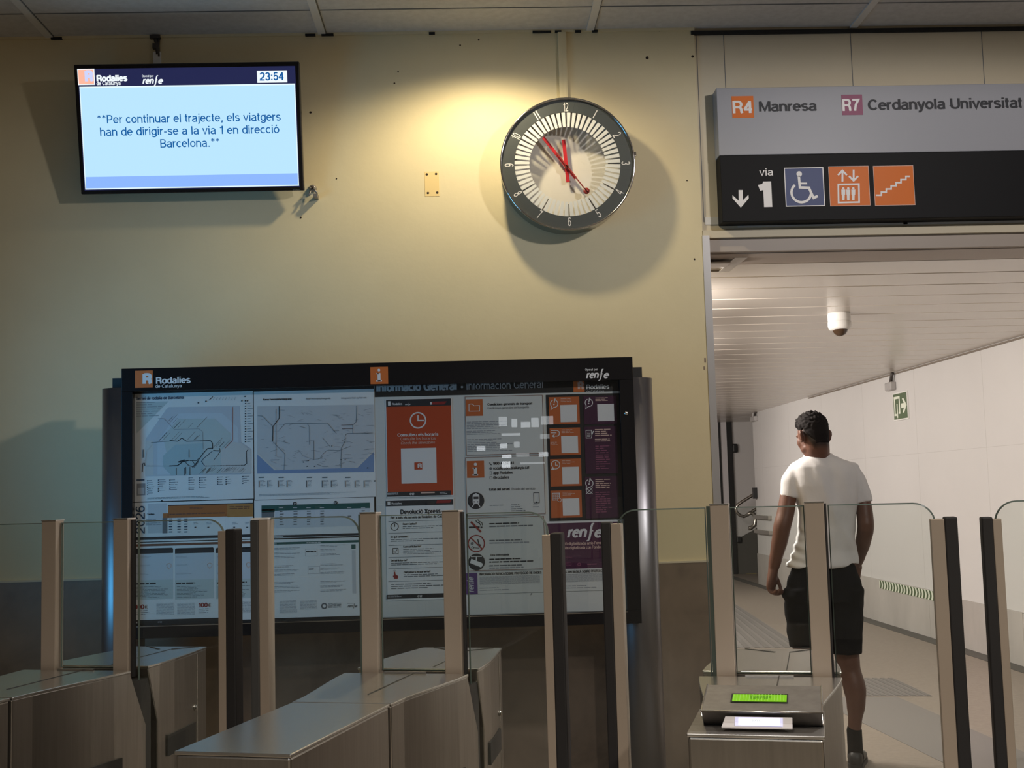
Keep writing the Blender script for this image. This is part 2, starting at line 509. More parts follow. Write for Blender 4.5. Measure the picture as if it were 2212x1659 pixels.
_S = lambda w, t: arc(w / 2, t * .74 + .0, w * .40, t * .20, 35, 270)[:] + arc(w / 2, t * .285, w * .43, t * .225, 90, -145)
GL = {
    'A': (.68, [[(.05, 0), (.30, .98), (.38, .98), (.63, 0)], [(.15, .30), (.53, .30)]]),
    'B': (.66, [[(.09, 0), (.09, 1)], [(.09, T_), (.34, T_)] + arc(.36, .72, .18, .215, 90, -90) + [(.09, .505)], [(.36, .505)] + arc(.38, .285, .20, .22, 90, -90) + [(.09, .065)]]),
    'C': (.72, [arc(.38, .5, .30, .435, 40, 320)]),
    'D': (.72, [[(.09, 0), (.09, 1)], [(.09, T_), (.30, T_)] + arc(.32, .5, .31, .435, 90, -90) + [(.09, B_)]]),
    'E': (.62, [[(.09, 0), (.09, 1)], [(.09, T_), (.57, T_)], [(.09, .51), (.53, .51)], [(.09, B_), (.58, B_)]]),
    'F': (.58, [[(.09, 0), (.09, 1)], [(.09, T_), (.55, T_)], [(.09, .50), (.49, .50)]]),
    'G': (.76, [arc(.38, .5, .30, .435, 42, 360) + [(.68, .46)], [(.42, .46), (.74, .46)], [(.68, .50), (.68, 0)]]),
    'H': (.72, [[(.09, 0), (.09, 1)], [(.63, 0), (.63, 1)], [(.09, .52), (.63, .52)]]),
    'I': (.26, [[(.13, 0), (.13, 1)]]),
    'J': (.52, [[(.42, 1), (.42, .28)] + arc(.245, .28, .175, .215, 0, -170)]),
    'L': (.56, [[(.09, 0), (.09, 1)], [(.09, B_), (.53, B_)]]),
    'M': (.84, [[(.09, 0), (.09, .99)], [(.11, 1), (.42, .08), (.73, 1)], [(.75, .99), (.75, 0)]]),
    'N': (.73, [[(.09, 0), (.09, 1)], [(.11, .97), (.62, .03)], [(.64, 0), (.64, 1)]]),
    'O': (.78, [arc(.39, .5, .31, .435, 90, 450)]),
    'P': (.63, [[(.09, 0), (.09, 1)], [(.09, T_), (.34, T_)] + arc(.35, .685, .20, .25, 90, -90) + [(.09, .435)]]),
    'Q': (.78, [arc(.39, .5, .31, .435, 90, 450), [(.45, .25), (.70, .0)]]),
    'R': (.70, [[(.09, 0), (.09, 1)], [(.09, T_), (.38, T_)] + arc(.39, .71, .19, .225, 90, -90) + [(.09, .485)], [(.40, .485)] + [(.52, .43), (.57, .30), (.58, .10), (.62, 0)]]),
    'S': (.66, [arc(.33, .715, .235, .22, 20, 200) + [(.14, .60), (.33, .51), (.50, .44)] + arc(.34, .275, .235, .21, 30, -160)]),
    'T': (.60, [[(.30, 0), (.30, 1)], [(.02, T_), (.58, T_)]]),
    'U': (.71, [[(.09, 1), (.09, .33)] + arc(.355, .33, .265, .265, 180, 360) + [(.62, 1)]]),
    'V': (.64, [[(.04, 1), (.32, .03), (.60, 1)]]),
    'X': (.66, [[(.05, 1), (.61, 0)], [(.61, 1), (.05, 0)]]),
    'Y': (.65, [[(.04, 1), (.325, .44), (.61, 1)], [(.325, .46), (.325, 0)]]),
    'Z': (.62, [[(.04, T_), (.56, T_), (.06, B_), (.59, B_)]]),
    'a': (.56, [arc(.27, .535, .185, .14, 165, 0) + [(.455, .10), (.50, .0)], [(.45, .43), (.28, .40)] + arc(.235, .215, .175, .16, 90, 270) + arc(.27, .21, .185, .15, 270, 360)]),
    'b': (.58, [[(.08, 0), (.08, 1)], _o(.29, .22)]),
    'c': (.52, [arc(.28, .37, .22, .305, 45, 315)]),
    'd': (.58, [[(.50, 0), (.50, 1)], _o(.29, .22)]),
    'e': (.56, [[(.07, .40), (.495, .40)] + arc(.28, .37, .22, .305, 6, 318)]),
    'f': (.30, [[(.13, 0), (.13, .80)] + arc(.26, .80, .13, .135, 180, 95), [(.01, .66), (.28, .66)]]),
    'g': (.58, [[(.50, .74), (.50, .0)] + arc(.285, .0, .215, .20, 0, -160), _o(.29, .22)]),
    'h': (.57, [[(.08, 0), (.08, 1)], [(.08, .42)] + arc(.28, .47, .20, .205, 160, 0) + [(.48, 0)]]),
    'i': (.22, [[(.11, 0), (.11, .74)], [(.11, .86), (.11, 1)]]),
    'j': (.22, [[(.13, .74), (.13, -.10)] + arc(.03, -.10, .10, .10, 0, -90), [(.13, .86), (.13, 1)]]),
    'k': (.52, [[(.08, 0), (.08, 1)], [(.46, .74), (.09, .32)], [(.22, .46), (.48, 0)]]),
    'l': (.22, [[(.11, 0), (.11, 1)]]),
    'm': (.86, [[(.08, 0), (.08, .74)], [(.08, .42)] + arc(.255, .49, .175, .185, 160, 0) + [(.43, 0)], [(.43, .42)] + arc(.605, .49, .175, .185, 160, 0) + [(.78, 0)]]),
    'n': (.57, [[(.08, 0), (.08, .74)], [(.08, .42)] + arc(.28, .47, .20, .205, 160, 0) + [(.48, 0)]]),
    'o': (.57, [_o(.285, .225)]),
    'p': (.58, [[(.08, -.27), (.08, .74)], _o(.29, .22)]),
    'q': (.58, [[(.50, -.27), (.50, .74)], _o(.29, .22)]),
    'r': (.35, [[(.08, 0), (.08, .74)], [(.08, .44)] + arc(.30, .42, .21, .25, 155, 82)]),
    's': (.51, [arc(.255, .535, .175, .14, 20, 200) + [(.12, .43), (.26, .375), (.37, .33)] + arc(.26, .205, .18, .145, 35, -160)]),
    't': (.31, [[(.13, .94), (.13, .17)] + arc(.23, .17, .10, .11, 180, 280), [(.01, .66), (.28, .66)]]),
    'u': (.57, [[(.08, .74), (.08, .27)] + arc(.28, .27, .20, .205, 180, 340), [(.49, 0), (.49, .74)]]),
    'v': (.52, [[(.04, .74), (.26, .03), (.48, .74)]]),
    'x': (.52, [[(.04, .74), (.48, 0)], [(.48, .74), (.04, 0)]]),
    'y': (.52, [[(.04, .74), (.265, .05)], [(.48, .74), (.23, -.13), (.14, -.21), (.05, -.20)]]),
    'z': (.50, [[(.04, X_), (.43, X_), (.06, XB), (.47, XB)]]),
    '0': (.57, [arc(.285, .5, .215, .435, 90, 450)]),
    '1': (.42, [[(.30, 0), (.30, 1)], [(.30, .93), (.24, .80), (.06, .755)]]),
    '2': (.57, [arc(.28, .70, .21, .235, 170, -25) + [(.36, .40), (.10, .18), (.07, .065), (.53, .065)]]),
    '3': (.57, [arc(.28, .715, .19, .22, 160, -80) + [(.25, .50)], [(.25, .51)] + arc(.28, .285, .215, .22, 85, -160)]),
    '4': (.58, [[(.42, 0), (.42, .98)], [(.42, .96), (.06, .29)], [(.03, .285), (.56, .285)]]),
    '5': (.57, [[(.49, .93), (.14, .93), (.10, .48)] + arc(.275, .33, .215, .265, 135, -155)]),
    '6': (.57, [arc(.285, .33, .205, .265, 90, 450), arc(.31, .50, .235, .43, 50, 200)]),
    '7': (.57, [[(.05, .93), (.51, .93), (.30, .50), (.22, 0)]]),
    '8': (.57, [arc(.285, .73, .175, .205, 90, 450), arc(.285, .285, .215, .22, 90, 450)]),
    '9': (.57, [arc(.285, .67, .205, .265, 90, 450), arc(.26, .50, .235, .43, 230, 380)]),
    '.': (.28, [[(.14, 0), (.14, .14)]]), ',': (.28, [[(.15, .14), (.15, .02), (.10, -.12)]]),
    ':': (.28, [[(.14, .04), (.14, .18)], [(.14, .56), (.14, .70)]]), '-': (.36, [[(.05, .36), (.31, .36)]]),
    '·': (.28, [[(.14, .38), (.14, .50)]]), '’': (.2, [[(.10, 1), (.10, .90), (.06, .80)]]),
    '*': (.46, [[(.23, .62), (.23, 1.0)], [(.06, .91), (.40, .71)], [(.40, .91), (.06, .71)]]),
    '?': (.52, [arc(.26, .75, .19, .19, 170, -50) + [(.27, .48), (.26, .28)], [(.26, 0), (.26, .13)]]),
    '€': (.62, [arc(.38, .5, .25, .435, 50, 310), [(.02, .58), (.50, .58)], [(.02, .42), (.48, .42)]]),
    '@': (.95, [arc(.47, .45, .41, .47, -55, 295), arc(.47, .46, .18, .20, 90, 450), [(.67, .66), (.65, .34), (.74, .25)]]),
    ' ': (.28, []),
}
for ch, base_, dx, up in (('ó', 'o', .285, 0), ('à', 'a', .27, 0), ('è', 'e', .28, 0), ('ò', 'o', .285, 0), ('Ó', 'O', .39, .22), ('À', 'A', .34, .22), ('Á', 'A', .34, .22)):
    g = -1 if ch in 'àèòÀ' else 1
    GL[ch] = (GL[base_][0], GL[base_][1] + [[(dx - .05 * g, .84 + up), (dx + .06 * g, 1.0 + up)]])
_glyph = {}
CAP = 1.0


def glyphs(s, bold=0.0, shear=0.0):
    """vertices, faces and width of a line of lettering; bold thickens the strokes"""
    key = (s, bold, shear)
    if key in _glyph:
        return _glyph[key]
    base_w = max(.07, .118 + bold * 4.0) / 2
    vs, fs, x = [], [], 0.0
    for ch in s:
        adv, strokes = GL.get(ch, GL[' '])
        grow = max(0, bold) * 2.2
        w = base_w * (.62 if ch == '*' else 1)
        for st in strokes:
            q = [Vector(p) for p in st]
            n = len(q)
            closed = n > 6 and (q[0] - q[-1]).length < 1e-3
            L, R = [], []
            for i in range(n):
                d0 = q[i] - q[i - 1] if i else (q[-1] - q[-2] if closed else q[1] - q[0])
                d1 = q[i + 1] - q[i] if i < n - 1 else (q[1] - q[0] if closed else d0)
                d0, d1 = d0.normalized(), d1.normalized()
                t = d0 + d1
                t = t.normalized() if t.length > 1e-5 else d0
                nr = Vector((-t.y, t.x))
                k = w / max(.5, abs(nr.dot(Vector((-d0.y, d0.x)))))
                L.append(q[i] + nr * k)
                R.append(q[i] - nr * k)
            X = lambda p: (x + p.x * (1 + grow) + shear * p.y, p.y, len(fs) * .02)
            for i in range(n - 1):
                o = len(vs)
                vs += [X(L[i]), X(R[i]), X(R[i + 1]), X(L[i + 1])]
                fs.append([o, o + 1, o + 2, o + 3])
        x += adv * (1 + grow) + .035
    x0 = min((v[0] for v in vs), default=0)
    x1 = max((v[0] for v in vs), default=1)
    _glyph[key] = ([(a - x0, b, c) for a, b, c in vs], fs, x1 - x0)
    return _glyph[key]


class Surf:
    """a flat printed surface: origin, right and up directions and facing normal; things are laid out in photo pixels that are projected on to that plane"""
    STEP = 0.0004

    def __init__(self, o, ux, uz, mb=None):
        self.o, self.ux, self.uz = Vector(o), Vector(ux).normalized(), Vector(uz).normalized()
        self.n = self.ux.cross(self.uz).normalized()
        self.mb = mb or MB()
        self.lift = 0.0

    def loc(self, x, y):
        d = ray(x, y)
        t = (self.o - EYE).dot(self.n) / d.dot(self.n)
        p = EYE + d * t - self.o
        return p.dot(self.ux), p.dot(self.uz)

    def p3(self, a, b, layer=0):
        return self.o + self.ux * a + self.uz * b + self.n * (self.lift + layer * self.STEP)

    def scale(self, x, y):
        a, b = self.loc(x, y)
        c, d = self.loc(x + 10, y)
        return math.hypot(c - a, d - b) / 10

    def ab(self, x0, y0, x1, y1):
        a0, b0 = self.loc(x0, y0)
        b1 = self.loc(x0, y1)[1]
        a1 = self.loc(x1, y0)[0]
        return a0, b1, a1, b0

    def poly_ab(self, pts, mat, layer=1):
        area = sum(pts[i][0] * pts[(i + 1) % len(pts)][1] - pts[(i + 1) % len(pts)][0] * pts[i][1] for i in range(len(pts)))
        if area < 0:
            pts = pts[::-1]
        self.mb.add([self.p3(a, b, layer) for a, b in pts], [list(range(len(pts)))], mat)

    def poly(self, pts, mat, layer=1):
        self.poly_ab([self.loc(*p) for p in pts], mat, layer)

    def rect_ab(self, a0, b0, a1, b1, mat, layer=1):
        self.poly_ab([(a0, b0), (a1, b0), (a1, b1), (a0, b1)], mat, layer)

    def rect(self, x0, y0, x1, y1, mat, layer=1):
        self.rect_ab(*self.ab(x0, y0, x1, y1), mat, layer)

    def slab(self, x0, y0, x1, y1, mat, thick=.0015):
        a0, b0, a1, b1 = self.ab(x0, y0, x1, y1)
        self.slab_ab(a0, b0, a1, b1, mat, thick)

    def slab_ab(self, a0, b0, a1, b1, mat, thick):
        """a sheet with thickness whose front is layer 0"""
        q = [(a0, b0), (a1, b0), (a1, b1), (a0, b1)]
        vs = [self.p3(a, b) - self.n * thick for a, b in q] + [self.p3(a, b) for a, b in q]
        self.mb.add(vs, [(3, 2, 1, 0), (4, 5, 6, 7), (0, 1, 5, 4), (1, 2, 6, 5), (2, 3, 7, 6), (3, 0, 4, 7)], mat)

    def frame(self, x0, y0, x1, y1, w, mat, layer=1):
        a0, b0, a1, b1 = self.ab(x0, y0, x1, y1)
        w *= self.scale(x0, y0)
        self.rect_ab(a0, b0, a1, b0 + w, mat, layer)
        self.rect_ab(a0, b1 - w, a1, b1, mat, layer)
        self.rect_ab(a0, b0 + w, a0 + w, b1 - w, mat, layer)
        self.rect_ab(a1 - w, b0 + w, a1, b1 - w, mat, layer)

    def disc(self, x, y, r, mat, layer=1, n=28):
        a, b = self.loc(x, y)
        r *= self.scale(x, y)
        self.poly_ab([(a + r * math.cos(2 * math.pi * k / n), b + r * math.sin(2 * math.pi * k / n)) for k in range(n)], mat, layer)

    def ring(self, x, y, r, w, mat, layer=1, n=36, a0=0, a1=360):
        a, b = self.loc(x, y)
        s = self.scale(x, y)
        r0, r1 = (r - w / 2) * s, (r + w / 2) * s
        for k in range(n):
            t0, t1 = [math.radians(a0 + (a1 - a0) * q / n) for q in (k, k + 1)]
            self.poly_ab([(a + r0 * math.cos(t0), b + r0 * math.sin(t0)), (a + r1 * math.cos(t0), b + r1 * math.sin(t0)),
                          (a + r1 * math.cos(t1), b + r1 * math.sin(t1)), (a + r0 * math.cos(t1), b + r0 * math.sin(t1))], mat, layer)

    def ribbon(self, pts, w, mat, layer=1, close=False):
        """a stroke of width w (pixels; one number or one per point)"""
        q = [Vector(self.loc(*p)) for p in pts]
        s = self.scale(*pts[0])
        n = len(q)
        ws = [x * s / 2 for x in (w if isinstance(w, (list, tuple)) else [w] * n)]
        L, R = [], []
        for i in range(n):
            d0 = (q[i] - q[i - 1]) if (i > 0 or close) else (q[1] - q[0])
            d1 = (q[(i + 1) % n] - q[i]) if (i < n - 1 or close) else d0
            d0, d1 = d0.normalized(), d1.normalized()
            t = (d0 + d1)
            t = t.normalized() if t.length > 1e-6 else d0
            nrm = Vector((-t.y, t.x))
            k = ws[i] / max(.45, abs(nrm.dot(Vector((-d0.y, d0.x)))))
            L.append(q[i] + nrm * k)
            R.append(q[i] - nrm * k)
        for i in range(n if close else n - 1):
            j = (i + 1) % n
            self.poly_ab([tuple(L[i]), tuple(L[j]), tuple(R[j]), tuple(R[i])], mat, layer + .3 * i / n)

    def text_ab(self, s, a, b, width, cap, mat, layer=2, bold=0.0, shear=0.0, rot=0.0, align='L'):
        vs, fs, w = glyphs(s, bold, shear)
        sy = cap / CAP
        sx = width / w if width else sy
        off = {'L': 0, 'C': -w * sx / 2, 'R': -w * sx}[align]
        c, sn = math.cos(rot), math.sin(rot)
        P = [(x * sx + off, y * sy, z) for x, y, z in vs]
        z1 = max((p[2] for p in P), default=1) or 1
        self.mb.add([self.p3(a + x * c - y * sn, b + x * sn + y * c, layer + .6 * z / z1) for x, y, z in P], fs, mat)

    def text(self, s, x0, yb, x1, cap, mat, layer=2, bold=0.0, shear=0.0):
        """letters from x0 to x1 on a baseline that passes yb at x0; cap = capital height in pixels"""
        a, b = self.loc(x0, yb)
        a1 = self.loc(x1, yb)[0]
        self.text_ab(s, a, b, a1 - a, cap * self.scale(x0, yb), mat, layer, bold, shear)

    def lines(self, x0, y0, x1, y1, rows, mat, layer=2, fill=.55, ragged=True, seed=0, words=True):
        """rows of print too small to read"""
        rnd = random.Random(seed * 131 + int(x0 * 7 + y0))
        a0, b0, a1, b1 = self.ab(x0, y0, x1, y1)
        h = (b1 - b0) / rows
        for k in range(rows):
            top = b1 - k * h
            bot = top - h * fill
            end = a0 + (a1 - a0) * (rnd.uniform(.55, 1) if ragged else 1)
            if not words:
                self.rect_ab(a0, bot, end, top, mat, layer)
                continue
            a = a0
            while a < end - 1e-4:
                wd = min(rnd.uniform(1.2, 4.5) * h, end - a)
                self.rect_ab(a, bot, a + wd, top, mat, layer)
                a += wd + .45 * h

    def rlogo(self, x0, y0, x1, y1, mat, white, layer=2):
        """orange square with a white R that runs into its right edge"""
        self.rect(x0, y0, x1, y1, mat, layer)
        w, h = x1 - x0, y1 - y0
        self.text('R', x0 + .42 * w, y0 + .76 * h, x1 - .02 * w, .58 * h, white, layer + 1, bold=.045)

    def renfe(self, x0, yb, x1, mat, layer=2):
        w = x1 - x0
        xh = w * .215
        cap = xh * 1.36
        self.text('ren', x0, yb, x0 + .56 * w, cap, mat, layer, bold=.022, shear=.22)
        self.text('e', x0 + .755 * w, yb, x1, cap, mat, layer, bold=.022, shear=.22)
        fx = x0 + .625 * w
        self.ribbon([(fx + .125 * w, yb - .40 * w), (fx + .075 * w, yb - .375 * w), (fx + .045 * w, yb - .29 * w), (fx + .02 * w, yb - .1 * w),
                     (fx - .01 * w, yb + .03 * w), (fx - .045 * w, yb + .085 * w), (fx - .10 * w, yb + .10 * w)],
                    [.02 * w, .055 * w, .062 * w, .06 * w, .055 * w, .04 * w, .012 * w], mat, layer)
        self.ribbon([(fx + .02 * w, yb - .185 * w), (fx + .1 * w, yb - .19 * w)], .035 * w, mat, layer)

    def flush(self):
        """hand over what has been laid out so far and start an empty mesh"""
        mb, self.mb = self.mb, MB()
        return mb

    def build(self, name, parent=None, T=None):
        return self.mb.build(name, parent, T)


XR, ZU, NEAR = (1, 0, 0), (0, 0, 1), (0, -1, 0)

# ------------------------------------------------------------------ the setting
CEIL = 3.49            # hall ceiling
C2 = 2.46              # passage ceiling
JX = 1.075             # left edge of the opening
RX = 4.12              # right wall of the passage
ENDY = 19.8


def setbox(name, a, b, mat, **k):
    m = MB()
    m.box(a, b, mat, **k)
    return struct(m.build(name))


setbox('floor', (-5, WALL_Y - .1, -.1), (7.5, 24, 0), 'floor_terrazzo')
setbox('floor', (-5, -6, -.1), (7.5, WALL_Y - .1, 0), 'hall_floor')
m = MB()
m.box((-5, WALL_Y, 0), (JX, WALL_Y + .22, CEIL + .3), 'cream_paint')
struct(m.build('wall_far'))
m = MB()
m.box((JX, WALL_Y + .012, 2.545), (RX + 1.5, WALL_Y + .22, CEIL + .3), 'cream_board')
struct(m.build('wall_far'))
# joints between the boards over the opening
m = MB()
for x in (ony(1504, 100, WALL_Y).x + .004, ony(1565, 100, WALL_Y).x, ony(1840, 100, WALL_Y).x, ony(2124, 100, WALL_Y).x):
    m.box((x - .0015, WALL_Y + .0105, 2.60), (x + .0015, WALL_Y + .013, CEIL), 'ink_mid')
struct(m.build('trim_5'))
# stone dado
m = MB()
m.box((-5, WALL_Y - .012, 0), (JX + .006, WALL_Y + .23, 1.078), 'brown_stone')
m.box((-5, WALL_Y - .0135, 1.074), (JX + .006, WALL_Y + .1, 1.082), 'cream_board')
struct(m.build('baseboard_far'))
# corner bead of the opening and the lintel edge
m = MB()
m.box((JX - .002, WALL_Y - .006, 1.07), (JX + .03, WALL_Y + .24, 2.535), 'jamb_grey')
struct(m.build('trim_1'))
m = MB()
m.box((JX + .002, WALL_Y + .0, 2.525), (RX, WALL_Y + .235, 2.56), 'cream_board')
m.box((JX + .03, WALL_Y + .02, C2 + .004), (RX, WALL_Y + .06, 2.525), 'fascia_shaded')
struct(m.build('trim_2'))
# strips of tape under the sign
m = MB()
for x0, x1, z0, z1 in ((1.09, 1.26, 2.588, 2.622), (1.24, 2.02, 2.572, 2.606), (2.0, 2.9, 2.570, 2.612)):
    m.box((x0, WALL_Y + .009, z0), (x1, WALL_Y + .0125, z1), 'tape_white')
struct(m.build('trim_6'))
setbox('wall_left', (-5.2, -6, 0), (-5, WALL_Y, CEIL + .3), 'hall_paint')
setbox('wall_near', (-5, -6.2, 0), (7.5, -6, CEIL + .3), 'hall_paint')
setbox('wall_right', (5.6, -6, 0), (5.8, WALL_Y, CEIL + .3), 'hall_paint')

# hall ceiling: tiles with a flat grid, laid from the far wall
m = MB()
m.box((-5, -6, CEIL + .012), (5.6, WALL_Y, CEIL + .05), 'ceiling_tile')
struct(m.build('ceiling'))
m = MB()
gx = [ony(x, y, WALL_Y - .02).x for x, y in ((105, 80), (689, 74), (1275, 63))]
step = (gx[2] - gx[0]) / 2
xs = [gx[0] + step * k for k in range(-3, 8)]
for x in xs:
    m.box((x - .017, -6, CEIL + .004), (x + .017, WALL_Y, CEIL + .014), 'grid_white')
    m.box((x + .0175, -6, CEIL + .0095), (x + .022, WALL_Y, CEIL + .0125), 'ink_mid')
ys = [WALL_Y - .27 - .6 * k for k in range(19)]
for y in ys:
    m.box((-5, y - .003, CEIL + .0095), (5.6, y + .003, CEIL + .0125), 'ink_mid')
struct(m.build('trim_3'))
m = MB()
m.box((-5, WALL_Y - .012, CEIL - .0), (JX, WALL_Y, CEIL + .012), 'cream_paint')
rnd = random.Random(4)
for px, py, w in ((124, 80, 24), (671, 73, 22), (708, 73, 26), (933, 67, 13), (1205, 66, 14), (1248, 63, 13), (1170, 65, 40), (1284, 62, 12)):
    a, b = ony(px - w / 2, py, WALL_Y).x, ony(px + w / 2, py, WALL_Y).x
    m.box((a, WALL_Y - .016, CEIL - .003), (b, WALL_Y - .004, CEIL + .006), 'black_gap')
m.box((ony(1492, 64, WALL_Y).x, WALL_Y - .006, CEIL - .018), (2.72, WALL_Y + .01, CEIL - .001), 'black_gap')
struct(m.build('trim_4'))

# the passage beyond the opening
m = MB()
y = 5.72
m.box((-2, WALL_Y + .06, C2), (RX, y - .012, C2 + .03), 'fascia_shaded')  # first panel, its lack of light painted in as a darker tone
while y < ENDY + 3:
    pts = [(y - .006, C2 + .012), (y + .006, C2), (y + .342, C2), (y + .354, C2 + .012), (y + .354, C2 + .03), (y - .006, C2 + .03)]
    vs = [(-2, a, b) for a, b in pts] + [(RX + (2 if y > 17.5 else 0), a, b) for a, b in pts]
    m.add(vs, [list(range(6)), [11, 10, 9, 8, 7, 6]] + [(i, 6 + i, 6 + (i + 1) % 6, (i + 1) % 6) for i in range(6)], 'plank_metal')
    y += .36
m.box((-2, WALL_Y + .06, C2 + .03), (RX + 2, ENDY + 3, C2 + .06), 'plank_joint')
struct(m.build('ceiling'))
RWALL_END = 17.6
setbox('wall_right', (RX, WALL_Y + .23, 0), (RX + .2, RWALL_END, C2 + .1), 'corridor_wall_paint')
m = MB()
for k in range(7):
    yy = 8.1 + 1.5 * k
    m.box((RX - .0006, yy, .42), (RX + .01, yy + .003, C2), 'wall_joint')
m.box((RX - .0006, 5.8, 1.66), (RX + .01, RWALL_END, 1.663), 'wall_joint')
struct(m.build('trim_7'))
m = MB()
edges = [5.7, 7.3, 9.12, 11.0, 13.2, 15.4, RWALL_END + .01]
tops = [.40, .395, .405, .43, .435, .44]
for a, b, t in zip(edges, edges[1:], tops):
    m.box((RX - .014, a + .002, 0), (RX + .1, b - .002, t), 'concrete')
struct(m.build('baseboard_right'))
setbox('trim_8', (RX - .15, WALL_Y + .23, -.01), (RX - .014, ENDY, .004), 'drain_dark')
m = MB()
m.box((RX - .012, WALL_Y + .23, C2 - .02), (RX, 14.6, C2 - .006), 'plank_joint')
struct(m.build('trim_9'))
setbox('wall_end', (-2, ENDY, 0), (RX + 2.2, ENDY + .2, C2 + .1), 'wall_shade')
setbox('wall_left', (-2.2, WALL_Y + .23, 0), (-2, ENDY, C2 + .1), 'corridor_wall_paint')
setbox('wall_end', (RX + .2, RWALL_END, 0), (RX + 2.2, RWALL_END + .15, C2 + .1), 'wall_shade')
setbox('wall_right', (RX + 2, RWALL_END, 0), (RX + 2.2, ENDY, C2 + .1), 'wall_shade')
# sloping stone plinth beside the stairs
m = MB()
x0, x1 = 4.27, RX + 2
pr = [(x0, 0), (x1, 0), (x1, .545 + (x1 - x0) * .50), (x0, .545)]
vs = [(a, ENDY - .03, b) for a, b in pr] + [(a, ENDY, b) for a, b in pr]
m.add(vs, [(0, 1, 2, 3), (7, 6, 5, 4)] + [(i, 4 + i, 4 + (i + 1) % 4, (i + 1) % 4) for i in range(4)], 'drain_dark')
struct(m.build('baseboard_end'))

# door at the far end
d = Thing('door_1', None, None, (4.0, ENDY, 0))
struct(d.o)
m = MB()
for a, b in (((2.9, 0), (2.98, 2.54)), ((4.19, 0), (4.275, 2.54)), ((2.9, 2.47), (4.275, 2.55)), ((4.055, 0), (4.085, 2.47))):
    m.box((a[0], ENDY - .07, a[1]), (b[0], ENDY - .001, b[1]), 'frame_black_matt')
d.part('door_frame', m)
m = MB()
m.box((2.98, ENDY - .04, 0.005), (4.055, ENDY - .002, 2.47), 'door_panel')
m.box((4.085, ENDY - .04, 0.005), (4.19, ENDY - .002, 2.47), 'door_panel')
d.part('door_leaf', m)
m = MB()
m.box((4.275, ENDY - .09, 1.96), (4.36, ENDY - .001, 2.10), 'frame_black_matt', bevel=.02)
d.part('door_hinge', m)
m = MB()
m.box((4.275, ENDY - .09, .50), (4.36, ENDY - .001, .60), 'frame_black_matt', bevel=.02)
d.part('door_hinge', m)

# tactile paving set into the floor
m = MB()


def floor_patch(px, mat, h=.003):
    q = [onz(x, y, 0) for x, y in px]
    ar = sum(q[i].x * q[(i + 1) % 4].y - q[(i + 1) % 4].x * q[i].y for i in range(4))
    if ar < 0:
        q = q[::-1]
    m.prism([(p.x, p.y) for p in q], -.01, h, mat)
    return q


def ribs(q, along, n, mat):
    """raised ribs across the quad q, along direction 0 (first edge) or 1"""
    a, b, c, e = q if along == 0 else (q[1], q[2], q[3], q[0])
    for k in range(n):
        t0, t1 = (k + .2) / n, (k + .75) / n
        p = [a.lerp(e, t0), b.lerp(c, t0), b.lerp(c, t1), a.lerp(e, t1)]
        m.prism([(v.x, v.y) for v in p], .002, .0065, mat)


q = floor_patch([(1480, 1287), (1560, 1287), (1735, 1400), (1560, 1400)], 'tactile_grey')
ribs(q, 0 if abs((q[1] - q[0]).y) > abs((q[2] - q[1]).y) else 1, 8, 'tactile_dark')
q = floor_patch([(1780, 1466), (1930, 1466), (2014, 1504), (1870, 1504)], 'tactile_grey')
ribs(q, 0 if abs((q[1] - q[0]).y) > abs((q[2] - q[1]).y) else 1, 9, 'tactile_dark')
q = floor_patch([(1750, 1506), (1938, 1506), (2300, 1664), (2070, 1664)], 'tactile_grey')
q = floor_patch([(1598, 1226), (1632, 1226), (1634, 1240), (1612, 1240)], 'tactile_yellow')
struct(m.build('trim_10'))


# ------------------------------------------------------------------ ceiling lights
def downlight(loc, label, group=None):
    t = Thing('recessed_downlight', label, 'ceiling light', loc, group=group)
    m = MB()
    m.lathe([(.064, .02), (.064, -.004), (.080, -.006), (.082, -.002), (.082, .02)], (0, 0, 0), ZU, 'white_plastic')
    t.part('trim_ring', m, world=False)
    m = MB()
    m.lathe([(.063, .012), (.062, -.006), (.045, -.014), (.02, -.017), (.001, -.018)], (0, 0, 0), ZU, 'lamp_lens')
    t.part('lens', m, world=False)
    return t


downlight((DOWN.x, DOWN.y, CEIL + .004), 'glowing round downlight in the ceiling above and left of the wall clock')

# ------------------------------------------------------------------ television
TB, TT = WALL_Y - .085, WALL_Y - .195
TL, TR, BL, BR = ony(159, 140, TT), ony(645, 132, TT), ony(175, 420, TB), ony(657, 411, TB)
tx = Vector((1, 0, 0))
tu = ((TL - BL) + (TR - BR))
tu = (tu - tx * tu.dot(tx)).normalized()
tn = tx.cross(tu)                       # faces the hall, a little downward
ctr = (TL + TR + BL + BR) / 4
TW = ((TR - TL).length + (BR - BL).length) / 2
TH = ((TL - BL).dot(tu) + (TR - BR).dot(tu)) / 2
Rtv = Matrix((tx, -tn, tu)).transposed().to_4x4()
Rtv.translation = ctr
tv = Thing('television', 'black flat television on the wall showing a blue passenger message and the time 23:54', 'television', ctr, mat=Rtv)
m = MB()
m.box((-TW / 2, 0, -TH / 2), (TW / 2, .035, TH / 2), 'frame_black', bevel=.004)
m.box((-TW / 2 + .09, .03, -TH / 2 + .03), (TW / 2 - .09, .062, TH / 2 - .14), 'frame_black_matt', bevel=.01)
tv.part('housing', m, world=False)
m = MB()
m.box((-.16, .06, -.12), (.16, .075, .1), 'frame_black_matt')
for x in (-.12, .12):
    m.box((x - .02, .07, -.13), (x + .02, .10, .12), 'frame_black_matt')
tv.part('wall_bracket', m, world=False)
s = Surf(ctr, tx, tu)
s.lift = .0006
bl, br, tl, tr = s.loc(183, 412), s.loc(648, 403), s.loc(168, 150), s.loc(637, 142)
